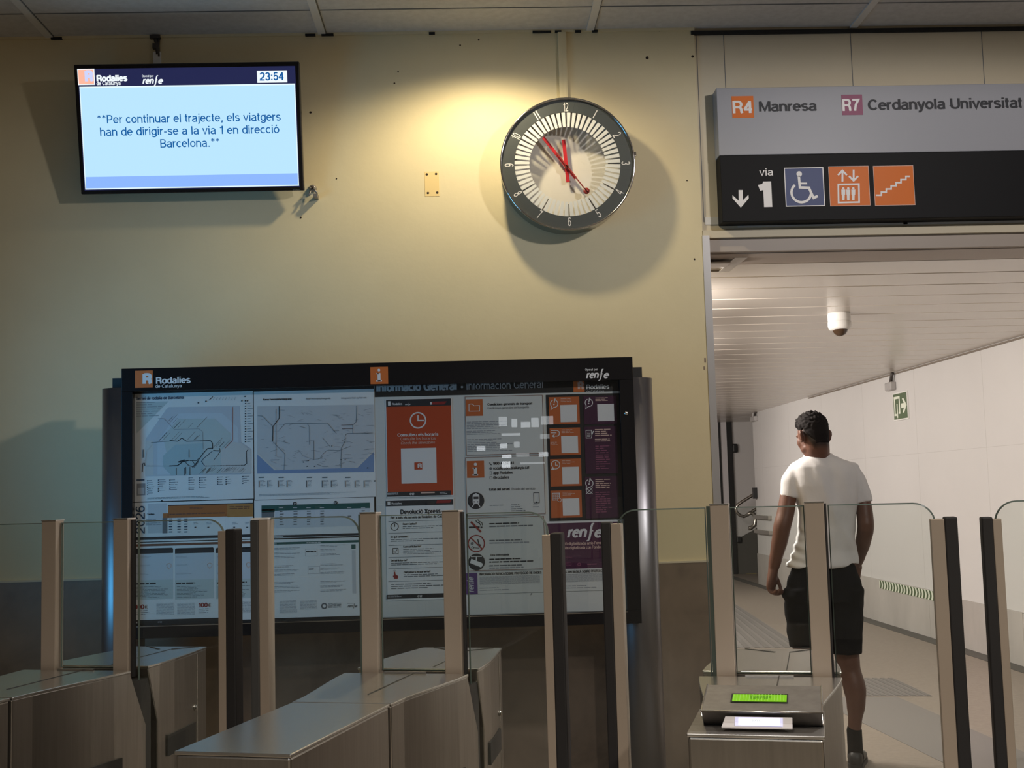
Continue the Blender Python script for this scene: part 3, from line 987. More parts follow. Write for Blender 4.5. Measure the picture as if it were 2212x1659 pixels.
ia0, ia1, ib0, ib1 = (bl[0] + tl[0]) / 2, (br[0] + tr[0]) / 2, (bl[1] + br[1]) / 2, (tl[1] + tr[1]) / 2
hb = (s.loc(170, 188)[1] + s.loc(638, 180)[1]) / 2
bb = (s.loc(181, 383)[1] + s.loc(646, 374)[1]) / 2
s.rect_ab(ia0, ib0, ia1, ib1, 'screen_navy', 1)
s.rect_ab(ia0 + .003, ib0 + .004, ia1 - .003, hb, 'screen_blue_edge', 2)
s.rect_ab(ia0 + .007, bb, ia1 - .007, hb - .006, 'screen_blue', 3)
s.rect_ab(ia0 + .007, ib0 + .009, ia1 - .007, bb, 'screen_band', 3)
s.rect(167, 149, 204, 184, 'screen_white', 4)
s.rect(169, 151, 202, 182, 'screen_orange', 5)
s.text('R', 184, 176, 203, 22, 'screen_lilac', 6, bold=.045)
s.text('Rodalies', 209, 176, 276, 13, 'screen_white', 4, bold=.03)
s.text('de Catalunya', 209, 184, 261, 7.5, 'screen_white', 4, bold=.012)
s.text('Operat per', 307, 167, 332, 5, 'screen_white', 4)
s.renfe(308, 181, 353, 'screen_white', 4)
s.rect(555, 153, 620, 179, 'screen_white', 4)
s.text('23:54', 561, 174, 613, 17, 'screen_text', 5, bold=.012)
s.text('**Per continuar el trajecte, els viatgers', 211, 267, 607, 18, 'screen_text', 5)
s.text('han de dirigir-se a la via 1 en direcció', 217, 294, 604, 18, 'screen_text', 5)
s.text('Barcelona.**', 347, 319, 475, 18, 'screen_text', 5)
s.text('SONY', 632, 411, 648, 2.4, 'ink_mid', 2)
tv.part('screen', s.mb)

# cable above the television
m = MB()
p0, p1, p2, p3 = [ony(x, y, WALL_Y - .012) for x, y in ((334, 78), (339, 95), (336, 100), (341, 118))]
m.tube([p0, p1, p3], .009, 'cable_dark', n=8)
m.tube([p0 + Vector((.02, 0, 0)), p1 + Vector((.006, 0, -.01)), p3 + Vector((.006, 0, -.01))], .006, 'cable_dark', n=8)
m.box(p2 - Vector((.012, .008, .012)), p2 + Vector((.012, .008, .012)), 'cable_dark')
m.box(p0 + Vector((-.02, -.012, -.012)), p0 + Vector((.026, .01, .002)), 'cable_dark')
cb = Thing('television_cable', 'short black cable hanging from the ceiling edge above the television', 'cable', p0)
cb.part('cable', m)
m = MB()
q0, q1 = ony(332, 114, WALL_Y), ony(349, 150, WALL_Y)
m.box((q0.x, WALL_Y - .016, q1.z), (q1.x, WALL_Y - .001, q0.z), 'grid_white', bevel=.002)
cb.part('cable_duct', m, label='pale plastic cable duct')

# broken bracket beside the television
bp = ony(676, 408, WALL_Y)
br_ = Thing('wall_bracket_remnant', 'small broken metal bracket on the wall beside the television', 'bracket', bp)
m = MB()
m.lathe([(.016, 0), (.018, .006), (.012, .02), (.006, .02), (.005, .004)], (bp.x, WALL_Y, bp.z), NEAR, 'steel_worn', n=14)
m.tube([(bp.x, WALL_Y, bp.z), (bp.x + .002, WALL_Y - .05, bp.z - .004)], .005, 'hole_dark', n=8)
br_.part('socket', m)
m = MB()
for a, b in (((.004, -.004), (.022, -.028)), ((.022, -.028), (.016, -.046)), ((-.006, -.012), (-.012, -.040))):
    m.tube([(bp.x + a[0], WALL_Y - .03, bp.z + a[1]), (bp.x + b[0], WALL_Y - .045, bp.z + b[1])], .0045, 'steel_worn', n=8)
m.box((bp.x + .006, WALL_Y - .05, bp.z - .05), (bp.x + .026, WALL_Y - .002, bp.z - .034), 'steel_worn')
br_.part('arm', m)

# unpainted patch with four screw holes
a, b = ony(917, 371, WALL_Y), ony(949, 424, WALL_Y)
m = MB()
m.box((a.x, WALL_Y - .0015, b.z), (b.x, WALL_Y + .001, a.z), 'yellow_patch')
for px, py in ((922, 377), (942, 376), (924.5, 417), (944.5, 416)):
    p = ony(px, py, WALL_Y)
    m.lathe([(.0055, 0), (.0055, .0022), (.001, .0022)], (p.x, WALL_Y, p.z), NEAR, 'hole_dark', n=12)
tag(m.build('wall_patch', T=Matrix.Translation((a.x, WALL_Y, b.z))), 'small ochre rectangle with four screw holes on the cream wall left of the clock', 'wall patch')
# old plug holes in the wall
m = MB()
for px, py, r in ((671, 243, .005), (1034, 86, .004), (994, 98, .004), (1398, 125, .007), (1496, 122, .006), (852, 180, .004), (1335, 66, .004), (1424, 66, .005), (727, 386, .003), (860, 155, .003), (650, 470, .004), (1500, 560, .004), (1484, 390, .003)):
    p = ony(px, py, WALL_Y)
    m.lathe([(r, 0), (r, .0015), (.0005, .0015)], (p.x, WALL_Y, p.z), NEAR, 'hole_dark', n=10)
struct(m.build('trim_11'))
m = MB()
for px, py, w, h in ((1523, 778, 4, 10), (1521, 795, 3, 7), (1522, 560, 3, 5)):
    a, b = ony(px - w / 2, py - h / 2, WALL_Y), ony(px + w / 2, py + h / 2, WALL_Y)
    m.box((a.x, WALL_Y - .001, b.z), (b.x, WALL_Y + .001, a.z), 'brown_stone')
struct(m.build('trim_12'))

# ------------------------------------------------------------------ clock
CY = WALL_Y - .118
cc = ony(1226.5, 353, CY)
CR = (ony(1372, 353, CY) - ony(1080, 353, CY)).length / 2
ck = Thing('wall_clock', 'large round wall clock with charcoal ring, white bars and red hands', 'clock', (cc.x, WALL_Y, cc.z))
m = MB()
D = .118
m.lathe([(CR * .94, 0), (CR * .985, .004), (CR * .985, D - .012), (CR, D - .01), (CR, D), (CR * .975, D), (CR * .975, D - .02), (CR * .97, .012), (.001, .012)], (cc.x, WALL_Y, cc.z), NEAR, 'chrome', n=96)
ck.part('case', m)
m = MB()
m.lathe([(CR * .965, .013), (CR * .965, .018), (.001, .018)], (cc.x, WALL_Y, cc.z), NEAR, 'clock_dial', n=72, smooth=False)
ck.part('dial', m, label='pale dial plate behind the ring')


def ring_plate(mb, r0, r1, t0, t1, y0, y1, mat, n=3):
    """piece of a flat ring; angles clockwise from twelve in degrees"""
    pts = [(r1 * math.sin(math.radians(t0 + (t1 - t0) * k / n)), r1 * math.cos(math.radians(t0 + (t1 - t0) * k / n))) for k in range(n + 1)]
    pts += [(r0 * math.sin(math.radians(t1 - (t1 - t0) * k / n)), r0 * math.cos(math.radians(t1 - (t1 - t0) * k / n))) for k in range(n + 1)]
    k = len(pts)
    vs = [(cc.x + x, y0, cc.z + z) for x, z in pts] + [(cc.x + x, y1, cc.z + z) for x, z in pts]
    mb.add(vs, [list(range(k)), list(range(2 * k - 1, k - 1, -1))] + [(i, k + i, k + (i + 1) % k, (i + 1) % k) for i in range(k)], mat)


YF = CY + .012                           # plane of the front ring
m = MB()
for k in range(48):
    ring_plate(m, CR * .786, CR * .974, k * 7.5, k * 7.5 + 7.5, YF, YF + .002, 'clock_grey', 2)
for h in range(12):
    t = h * 30
    ring_plate(m, CR * .60, CR * .787, t - .55, t + .55, YF, YF + .002, 'ink', 1)
sc = Surf((cc.x, YF - .0002, cc.z), XR, ZU, m)
numr, caph = CR * .865, CR * .135
for h in range(1, 13):
    t = math.radians(h * 30)
    up = not (4 <= h <= 8)
    rot = -t if up else -t + math.pi
    rad = numr - caph / 2 if up else numr + caph / 2
    wid = {12: .072, 11: .045, 10: .085}.get(h, .012 if h == 1 else .05) * CR
    if h in (1, 11):
        for dx in ([0] if h == 1 else [-.02, .02]):
            a, b = numr * math.sin(t) + dx * CR * math.cos(t), numr * math.cos(t) - dx * CR * math.sin(t)
            ex, ez = math.sin(t) * caph / 2, math.cos(t) * caph / 2
            wx, wz = math.cos(t) * .008 * CR, -math.sin(t) * .008 * CR
            sc.poly_ab([(a - ex - wx, b - ez - wz), (a - ex + wx, b - ez + wz), (a + ex + wx, b + ez + wz), (a + ex - wx, b + ez - wz)], 'print_white', 2)
    else:
        sc.text_ab(str(h), rad * math.sin(t), rad * math.cos(t), wid, caph, 'print_white', 2, rot=rot, align='C')
ck.part('number_ring', m, label='charcoal ring with white numerals')
m = MB()
for k in range(60):
    if k % 5 == 0:
        pass
    ring_plate(m, CR * .565, CR * .784, k * 6 + 1.0, k * 6 + 5.0, YF + .001, YF + .004, 'clock_white', 1)
ck.part('minute_bars', m, label='white minute bars around the dial')


def hand(name, ang, pts, y, mat):
    t = math.radians(ang)
    c, sn = math.cos(t), math.sin(t)
    q = [(cc.x + x * c + r * sn, cc.z - x * sn + r * c) for x, r in pts]
    n = len(q)
    mb = MB()
    vs = [(x, y - .003, z) for x, z in q] + [(x, y + .003, z) for x, z in q]
    mb.add(vs, [list(range(n)), list(range(2 * n - 1, n - 1, -1))] + [(i, n + i, n + (i + 1) % n, (i + 1) % n) for i in range(n)], mat)
    return mb


HY = WALL_Y - .045
ck.part('hour_hand', hand('h', -4.2, [(-.026 * CR, -.22 * CR), (.026 * CR, -.22 * CR), (.026 * CR, .43 * CR), (-.026 * CR, .43 * CR)], HY, 'clock_red'))
ck.part('minute_hand', hand('m', 323.5, [(-.022 * CR, -.22 * CR), (.022 * CR, -.22 * CR), (.022 * CR, .57 * CR), (-.022 * CR, .57 * CR)], HY - .012, 'clock_red'))
m = hand('s', 143.5, [(-.008 * CR, -.26 * CR), (.008 * CR, -.26 * CR), (.007 * CR, .50 * CR), (-.007 * CR, .50 * CR)], HY - .024, 'clock_red_dark')
t = math.radians(143.5)
m.lathe([(.047 * CR, -.003), (.047 * CR, .003), (.001, .003)], (cc.x + .47 * CR * math.sin(t), HY - .024, cc.z + .47 * CR * math.cos(t)), NEAR, 'clock_red_dark', n=24)
ck.part('second_hand', m)
m = MB()
m.tube([(cc.x, WALL_Y - .012, cc.z), (cc.x, HY - .027, cc.z)], .008, 'clock_red_dark', n=14)
ck.part('hub', m)
m = MB()
m.lathe([(CR * .972, D - .009), (CR * .972, D - .006), (.001, D - .006)], (cc.x, WALL_Y, cc.z), NEAR, 'clock_glass', n=72, smooth=False)
ck.part('cover_glass', m)
m = MB()
p = ony(1372, 333, WALL_Y - .08)
m.box(p - Vector((.01, .012, .012)), p + Vector((.004, .012, .008)), 'chrome', bevel=.002)
ck.part('latch', m)
m = MB()
p = ony(1371, 362, WALL_Y - .08)
m.box(p - Vector((.01, .012, .008)), p + Vector((.003, .012, .008)), 'chrome', bevel=.002)
ck.part('latch', m)
# painted cable duct from the ceiling to the clock
m = MB()
a, b = ony(1204, 70, WALL_Y), ony(1221, 215, WALL_Y)
m.box((a.x, WALL_Y - .018, b.z), (b.x + .012, WALL_Y - .0005, CEIL - .002), 'cream_paint', bevel=.002)
m.box((a.x + .018, WALL_Y - .019, b.z), (b.x + .006, WALL_Y - .017, CEIL - .002), 'cream_paint')
tag(m.build('cable_duct', T=Matrix.Translation((a.x, WALL_Y, b.z))), 'cream painted cable duct running from the ceiling down to the clock', 'cable duct')

# ------------------------------------------------------------------ sign over the opening
SY = WALL_Y - .075
s = Surf((0, SY, 0), XR, ZU)
s.lift = .0005
sx0 = ony(1547, 190, SY).x
sx1 = 3.0
z_top = ony(1545, 190, SY).z
z_mid = ony(1548, 336, SY).z
z_bot = ony(1552, 480, SY).z
sg = Thing('direction_sign', 'wide white and black station sign over the passage with train lines and track symbols', 'sign', (sx0, WALL_Y, z_bot))
m = MB()
m.box((sx0, SY, z_mid), (sx1, WALL_Y + .012, z_top), 'sign_white', bevel=.003)
sg.part('upper_panel', m, label='white sign panel')
m = MB()
m.box((sx0 + .002, SY - .002, z_bot), (sx1, WALL_Y + .012, z_mid - .001), 'sign_black', bevel=.003)
sg.part('lower_panel', m, label='black sign panel')
s.rect(1580, 208, 1627, 255, 'orange', 1)
s.text('R4', 1583, 245, 1625, 27, 'sign_print', 2, bold=.015)
sg.part('line_badge', s.flush(), label='orange line badge')
s.text('Manresa', 1640, 241, 1765, 22, 'ink', 2, bold=.014)
sg.part('destination_lettering', s.flush())
s.rect(1817, 205, 1862, 249, 'plum', 1)
s.text('R7', 1820, 240, 1859, 26, 'sign_print', 2, bold=.015)
sg.part('line_badge', s.flush(), label='plum line badge')
s.text('Cerdanyola Universitat', 1875, 238, 2209, 23, 'ink', 2, bold=.014)
sg.part('destination_lettering', s.flush())
s.lift = .0028
s.ribbon([(1599.5, 411), (1600, 440)], 9, 'sign_print', 2)
s.poly([(1582, 429), (1582, 422), (1599.5, 438), (1616.5, 421), (1617, 429), (1600, 449)], 'sign_print')
sg.part('arrow_symbol', s.flush())
s.text('via', 1640, 380, 1670, 16, 'sign_print', 1)
s.text('1', 1639, 448, 1668, 56, 'sign_print', 1, bold=.03)
sg.part('platform_number', s.flush())
Zs = lambda x, y: (1480 + x / 3.022, 140 + y / 3.022)
s.rect(1693, 363, 1778, 447, 'sign_print', 1)
s.rect(1695, 365, 1776, 445, 'navy', 2)
s.disc(*Zs(743, 714), 6, 'sign_print', 3)
s.ribbon([Zs(740, 726), Zs(748, 802), Zs(806, 804), Zs(837, 870), Zs(864, 858)], 5.4, 'sign_print', 3)
s.ribbon([Zs(742, 776), Zs(794, 776)], 4, 'sign_print', 4)
s.ring(*Zs(756, 836), 21, 5.2, 'sign_print', 5, a0=128, a1=352)
sg.part('wheelchair_symbol', s.flush(), label='navy wheelchair symbol')


def orange_square(x0):
    s.rect(x0, 360 - (x0 > 1850) * 1, x0 + 87, 446 - (x0 > 1850) * 1, 'print_pink', 1)
    s.rect(x0 + 1, 361 - (x0 > 1850) * 1, x0 + 86, 445 - (x0 > 1850) * 1, 'orange', 2)


orange_square(1788.5)
s.ribbon([Zs(1025, 764), Zs(1025, 692)], 4, 'sign_print', 4)
s.ribbon([Zs(996, 722), Zs(1025, 692), Zs(1054, 722)], 4, 'sign_print', 3)
s.ribbon([Zs(1098, 686), Zs(1098, 758)], 4, 'sign_print', 4)
s.ribbon([Zs(1068, 728), Zs(1098, 758), Zs(1127, 728)], 4, 'sign_print', 3)
s.ribbon([Zs(998, 783), Zs(1132, 780), Zs(1134, 898), Zs(1000, 901)], 3.6, 'sign_print', 3, close=True)
for x in (1031, 1063, 1096):
    s.disc(*Zs(x, 808), 2.6, 'sign_print', 3, n=14)
    s.poly([Zs(x - 13, 816), Zs(x + 13, 816), Zs(x + 12, 850), Zs(x + 9, 850), Zs(x + 8, 886), Zs(x - 8, 886), Zs(x - 9, 850), Zs(x - 12, 850)], 'sign_print', 3)
sg.part('lift_symbol', s.flush(), label='orange lift symbol')
orange_square(1885)
st, x, y = [(1243, 853)], 1243, 853
for k in range(6):
    st.append((x + 36, st[-1][1]))
    y -= 20.5
    st.append((x + 36, y))
    x += 32
st.append((1465, y))
s.ribbon([Zs(*p) for p in st], 3.4, 'sign_print', 3)
sg.part('stairs_symbol', s.flush(), label='orange stairs symbol')

# ------------------------------------------------------------------ small things in the passage
dp = onz(1812, 676, C2)
dome = Thing('dome_camera', 'white dome security camera under the passage ceiling', 'security camera', dp)
m = MB()
m.lathe([(.068, 0), (.070, .012), (.070, .05), (.068, .053)], dp, (0, 0, -1), 'white_plastic')
dome.part('base', m)
m = MB()
m.lathe([(.0675, .052), (.071, .056), (.071, .080), (.068, .094), (.060, .106), (.040, .108), (.001, .108)], dp, (0, 0, -1), 'white_plastic')
dome.part('shroud', m)
m = MB()
cd = dp + Vector((0, -.010, -.100))
bm = bmesh.new()
bmesh.ops.create_uvsphere(bm, u_segments=24, v_segments=14, radius=.047)
m.from_bm(bm, 'smoked_dome', Matrix.Translation(cd), smooth=True)
dome.part('lens_dome', m, label='smoked dark lens dome')

# ceiling hatch left open behind the jamb
h0 = onz(1532, 590, C2)
hp = [onz(x, y, C2 - .002) for x, y in ((1440, 578), (1572, 577), (1606, 557), (1440, 559))]
hx0, hx1, hy0, hy1 = JX - .2, hp[1].x, min(hp[1].y, hp[2].y), max(hp[1].y, hp[2].y)
ht = Thing('ceiling_hatch', 'metal hatch flap hanging ajar from the passage ceiling at the left jamb', 'ceiling hatch', (hx1, hy0, C2))
m = MB()
m.box((hx0, hy0 + .03, C2 - .02), (hx1 - .03, hy1 - .02, C2 - .012), 'plank_metal')
m.box((hx0, hy1 - .03, C2 - .028), (hx1 - .02, hy1 - .02, C2 - .004), 'plank_joint')
ht.part('flap', m)
m = MB()
m.add([(hx1 - .05, hy1 - .02, C2 - .03), (hx1 + .0, hy1 - .02, C2 - .03), (hp[2].x + .02, hy0, C2 - .001), (hp[2].x - .04, hy0, C2 - .001),
       (hx1 - .05, hy1 - .02, C2 - .024), (hx1 + .0, hy1 - .02, C2 - .024), (hp[2].x + .02, hy0, C2 + .003), (hp[2].x - .04, hy0, C2 + .003)],
      [(0, 1, 2, 3), (7, 6, 5, 4), (0, 4, 5, 1), (1, 5, 6, 2), (2, 6, 7, 3), (3, 7, 4, 0)], 'white_plastic')
ht.part('stay_arm', m)


def junction(px, py, w, h, label, ctop):
    p = onx(px, py, RX)
    t = Thing('junction_box', label, 'junction box', p)
    m = MB()
    m.box((RX - .055, p.y - w, p.z - h / 2), (RX, p.y, p.z + h / 2), 'grey_plastic', bevel=.01)
    m.box((RX - .05, p.y + .01, p.z - h / 2), (RX, p.y + w * .9, p.z + h / 2), 'grey_plastic', bevel=.012)
    t.part('housing', m)
    q = onx(*ctop, RX)
    m = MB()
    m.tube([(RX - .03, q.y, C2 - .004), (RX - .03, (q.y + p.y) / 2 - .02, (C2 + p.z) / 2 + .03), (RX - .03, p.y - w * .45, p.z + h / 2 - .004)], .016, 'cable_dark', n=10)
    t.part('cable', m)


junction(1928, 835, .10, .082, 'grey junction box with black cable above the green exit sign', (1934, 797))
junction(1632, 905, .16, .07, 'grey junction box high on the far end of the passage wall', (1636, 884))

s = Surf((RX - .012, 11.5, 2.1), (0, -1, 0), ZU)
ex0 = onx(1929, 853, RX - .012)
ex1 = onx(1961, 902, RX - .012)
s.slab_ab(-(ex0.y - 11.5) - .014, ex1.z - 2.1 - .012, -(ex1.y - 11.5) + .014, ex0.z - 2.1 + .012, 'white_plastic', .011)
s.rect_ab(-(ex0.y - 11.5), ex1.z - 2.1, -(ex1.y - 11.5), ex0.z - 2.1, 'green_sign', 2)
aw, ah = ex0.y - ex1.y, ex0.z - ex1.z
fr = lambda u, v: (-(ex0.y - 11.5) + u * aw, ex1.z - 2.1 + v * ah)


def bar(u0, v0, u1, v1, lay):
    a, b = fr(u0, v0), fr(u1, v1)
    s.rect_ab(a[0], a[1], b[0], b[1], 'glow_paint', lay)


bar(.05, .14, .14, .90, 4)
bar(.05, .80, .50, .90, 5)
bar(.42, .20, .50, .90, 6)
bar(.05, .14, .22, .22, 7)
bar(.38, .20, .50, .28, 8)
s.poly_ab([fr(.24, .62), fr(.31, .60), fr(.31, .08), fr(.28, .02), fr(.24, .08)], 'glow_paint', 4)
s.poly_ab([fr(.57, .41), fr(.86, .41), fr(.86, .59), fr(.57, .59)], 'glow_paint', 4)
s.poly_ab([fr(.66, .22), fr(.78, .22), fr(.985, .50), fr(.84, .50)], 'glow_paint', 5)
s.poly_ab([fr(.84, .50), fr(.985, .50), fr(.78, .78), fr(.66, .78)], 'glow_paint', 6)
tag(s.build('exit_sign', T=Matrix.Translation((RX, 11.5, 2.1))), 'green emergency exit sign with doorway and arrow on the white passage wall', 'sign')

# glow-in-the-dark guidance strip low on the wall
s = Surf((RX - .0175, 11.6, .4), (0, -1, 0), ZU)
g0, g1 = onx(1899, 1253, RX - .0175), onx(2016, 1281, RX - .0175)
a0, a1 = -(g0.y - 11.6), -(g1.y - 11.6) + .12
zt = g0.z - .4
s.slab_ab(a0, zt - .082, a1, zt, 'glow_paint', .003)
n = 20
for k in range(n):
    u = a0 + (a1 - a0) * (k + .1) / n
    w = (a1 - a0) / n * .5
    prof = [(0, 0), (.018, .02), (.026, .041), (.018, .062), (0, .082)]
    for (d0, h0_), (d1, h1_) in zip(prof, prof[1:]):
        s.poly_ab([(u + d0, zt - .082 + h0_), (u + w + d0, zt - .082 + h0_), (u + w + d1, zt - .082 + h1_), (u + d1, zt - .082 + h1_)], 'green_sign', 1)
tag(s.build('guidance_strip', T=Matrix.Translation((RX, 11.6, .4))), 'green and white curved-stripe guidance strip along the concrete plinth', 'guidance strip')

# handrail at the stairs
hr = Thing('handrail', 'bent steel tube handrail at the stairs at the far end of the passage', 'handrail', (RX, 18.1, 1.0))
HY_ = 18.6
m = MB()
pts = [ony(x, y, HY_) for x, y in ((1660, 1049), (1632, 1066), (1604, 1083), (1594, 1090), (1589, 1098), (1591, 1106), (1598, 1113), (1607, 1116), (1617, 1111), (1626, 1104), (1660, 1084))]
m.tube(pts, .024, 'steel', n=12)
hr.part('upper_rail', m)
m = MB()
pts = [ony(x, y, HY_ - .5) for x, y in ((1614, 1112), (1621, 1108), (1628, 1110), (1632, 1120), (1630, 1134), (1622, 1141), (1617, 1141))]
m.tube(pts, .03, 'steel', n=12)
hr.part('lower_rail', m)
m = MB()
for py0, py1 in ((1112, 1120), (1143, 1150)):
    a = onx(1634, py0, RX - .001)
    m.box((RX - .05, RWALL_END - .9, a.z - .05), (RX - .0005, RWALL_END + .005, a.z), 'steel')
a = onx(1634, 1062, RX)
m.box((RX - .05, RWALL_END - .12, a.z - .10), (RX - .0005, RWALL_END - .02, a.z + .06), 'frame_black_matt')
hr.part('wall_bracket', m)

# ------------------------------------------------------------------ information board
BY, PY = 4.95, 4.985                     # front of the frame, plane of the posters
bt = ony(262, 797, BY)
bX0, bX1 = bt.x, ony(1366, 770, BY).x
bZ1 = (bt.z + ony(1365, 770, BY).z) / 2
bZ0 = (ony(288, 1376, BY).z + ony(1380, 1351, BY).z) / 2
iX0, iX1 = ony(286, 845, BY).x, ony(1338, 830, BY).x
iZ1 = (ony(292, 844, BY).z + ony(1335, 822, BY).z) / 2
iZ0 = bZ0 + .052
board = Thing('information_board', 'wide black framed information case on two rounded metal columns behind the gates', 'information board', (-.36, 5.08, 0))
m = MB()
m.box((bX0, BY, iZ1), (bX1, BY + .10, bZ1), 'frame_black')
m.box((bX0, BY, bZ0), (bX1, BY + .10, iZ0), 'frame_black')
m.box((bX0, BY, iZ0), (iX0, BY + .10, iZ1), 'frame_black')
m.box((iX1, BY, iZ0), (bX1, BY + .10, iZ1), 'frame_black')
m.box((bX0 + .02, PY + .004, bZ0 + .02), (bX1 - .02, BY + .098, bZ1 - .02), 'frame_black_matt')
board.part('frame', m, bevel=.002)
m = MB()
m.box((iX0 - .002, BY + .012, iZ0 - .002), (iX1 + .002, BY + .016, iZ1 + .002), 'case_glass')
board.part('glass_pane', m)
m = MB()
m.box((iX0, BY - .003, iZ0 - .006), (iX1, BY + .004, iZ0 - .003), 'steel_bright')
board.part('sill_strip', m)
for cx, sgn, ctop, name in ((ony(222, 850, 5.08).x, -1, ony(222, 848, 5.08).z, 'column'), (ony(1408, 822, 5.08).x, 1, ony(1408, 824, 5.08).z, 'column')):
    m = MB()
    w, dpt = .15, .16
    pts = []
    for k in range(25):
        t = -math.pi / 2 + math.pi * k / 24
        pts.append((cx - sgn * w * (1 - math.cos(t) ** .8 if math.cos(t) > 0 else 1) * .55, 5.085 + dpt / 2 * math.sin(t)))
    pts += [(cx - sgn * w, 5.085 + dpt / 2), (cx - sgn * w, 5.085 - dpt / 2)]
    if sgn < 0:
        pts = pts[::-1]
    m.prism(pts, 0, ctop + .012, 'column_metal')
    for i in range(len(m.f)):
        m.smooth[i] = len(m.f[i]) == 4
    board.part('column', m)
    m = MB()
    xa = ony(252, 822, 5.12).x if sgn < 0 else ony(1382, 795, 5.12).x
    zt = ony(252, 820, 5.12).z if sgn < 0 else ony(1382, 796, 5.12).z
    m.box((xa, 5.06, ctop - .1), (xa - sgn * .10, 5.15, zt), 'frame_black_matt')
    board.part('column_plate', m)
m = MB()
p = ony(1353, 893, BY - .002)
m.lathe([(.008, 0), (.007, .004), (.001, .004)], (p.x, BY, p.z), NEAR, 'steel_bright', n=16)
board.part('lock', m)
s = Surf((0, BY, 0), XR, ZU)
s.lift = .0006
s.rlogo(292, 801, 330, 838, 'orange_logo', 'print_white', 1)
s.text('Rodalies', 337, 829, 412, 14, 'print_white', 2, bold=.018)
s.text('de Catalunya', 336, 838, 393, 7.5, 'print_white', 2)
board.part('logo', s.flush())
s.rect(800, 793, 838, 830, 'orange_logo', 1)
s.disc(818.5, 799.5, 3, 'print_white', 2, n=16)
s.rect(815.5, 806, 822, 824, 'print_white', 2)
s.rect(813, 806, 818, 808.5, 'print_white', 2)
s.rect(812.5, 821.5, 825, 824.5, 'print_white', 2)
board.part('information_symbol', s.flush())
s.text('Operat per', 1264, 801, 1291, 5, 'print_white', 2)
s.renfe(1266, 817, 1316, 'print_white', 1)
board.part('logo', s.flush())


def sheet(y=PY):
    q = Surf((0, y, 0), XR, ZU)
    return q


def done(q, name, label, cat, x, yy, group=None):
    o = q.build(name, T=Matrix.Translation(ony(x, yy, PY)))
    return tag(o, label, cat, group)


# backing of the right half with its black header
s = sheet(PY + .0015)
s.slab(808, 826, 1339, 1336, 'panel_grey', .002)
s.rect(809, 826, 1339, 858, 'frame_black_matt', 1)
s.text('Informació General', 813, 846, 987, 17.5, 'paper_grey', 2, bold=.028)
s.disc(998, 836, 2.6, 'paper_grey', 2, n=12)
s.text('Información General', 1008, 842, 1173, 16.5, 'paper_grey', 2, bold=-.004)
s.rlogo(1238, 821, 1262, 847, 'orange_logo', 'print_pink', 2)
s.text('Rodalies', 1267, 841, 1316, 10, 'paper', 2, bold=.012)
s.text('de Catalunya', 1267, 848, 1305, 5, 'paper_grey', 2)
done(s, 'notice_backboard', 'grey backing board headed Informació General in the right half of the case', 'notice board', 1070, 1330)

# --- map of the commuter network
s = sheet()
s.slab(290, 851, 546, 1084, 'paper', .001)
s.text('Servei de rodalia de Barcelona', 294, 864, 397, 6.5, 'ink_blue', 3, bold=.014)
Z = lambda x, y: (280 + x * 280 / 1858, 840 + y * 250 / 1659)
P = lambda pts, mat, l=1: s.poly([Z(*p) for p in pts], mat, l)
P([(95, 190), (560, 180), (100, 640)], 'map_green')
P([(230, 720), (520, 300), (560, 262), (1580, 245), (1600, 760), (1745, 860), (1745, 1220), (230, 1255)], 'map_lilac')
P([(400, 760), (640, 420), (700, 355), (1320, 345), (1560, 560), (1560, 1200), (400, 1230)], 'paper_blue', 2)
P([(480, 690), (700, 430), (1220, 425), (1450, 640), (1450, 1215), (600, 1225)], 'map_green', 3)
P([(480, 960), (660, 800), (1060, 780), (1060, 1220), (600, 1240), (480, 1110)], 'map_teal', 4)
P([(230, 740), (340, 740), (340, 1240), (230, 1250)], 'map_sand', 2)
P([(1310, 880), (1490, 760), (1600, 780), (1740, 880), (1740, 1215), (1310, 1215)], 'map_sand', 4)
B = lambda pts, w, mat, l=5: s.ribbon([Z(*p) for p in pts], w, mat, l)
B([(575, 740), (690, 752), (750, 705), (815, 752), (1160, 742), (1190, 780), (1192, 860)], 1.5, 'ink')
B([(410, 420), (500, 430), (640, 580), (1000, 575), (1050, 620), (1055, 860)], .7, 'ink_light')
B([(310, 770), (575, 750)], .9, 'ink_mid')
B([(320, 800), (240, 900), (230, 1010), (190, 1070)], .9, 'map_sand', 6)
B([(185, 1190), (190, 1070), (215, 1065), (220, 1105)], 1.3, 'ink')
B([(1475, 260), (1475, 740), (1370, 850)], 1.1, 'ink_red')
B([(1190, 850), (1120, 855), (1060, 920), (960, 1060), (900, 1125)], 1.6, 'ink')
B([(1190, 890), (1060, 1000), (1030, 1040), (1075, 1100)], 1.2, 'ink_blue')
B([(1200, 885), (1290, 890)], 2, 'ink')
B([(1290, 850), (1300, 900), (1210, 1020)], 1, 'ink')
B([(570, 1105), (690, 1100), (760, 1045), (850, 1025)], 2.2, 'ink')
B([(700, 1050), (790, 1020)], 3, 'ink')
B([(860, 1030), (960, 1030), (1000, 990)], 1.2, 'ink')
B([(900, 1030), (940, 1090), (990, 1040)], 1.2, 'ink')
B([(800, 1050), (850, 1100), (930, 1120), (990, 1040)], 2.0, 'ink_mid')
B([(1700, 870), (1675, 900), (1680, 1070), (1640, 1100)], 1.5, 'ink')
for k in range(26):
    B([(230 + k * 16, 1105), (239 + k * 16, 1105)], 1.2, 'ink_mid' if k % 2 else 'ink_light')
    B([(1080 + k * 21.5, 1106 - k * .4), (1094 + k * 21.5, 1106 - k * .4)], 1.6, 'ink')
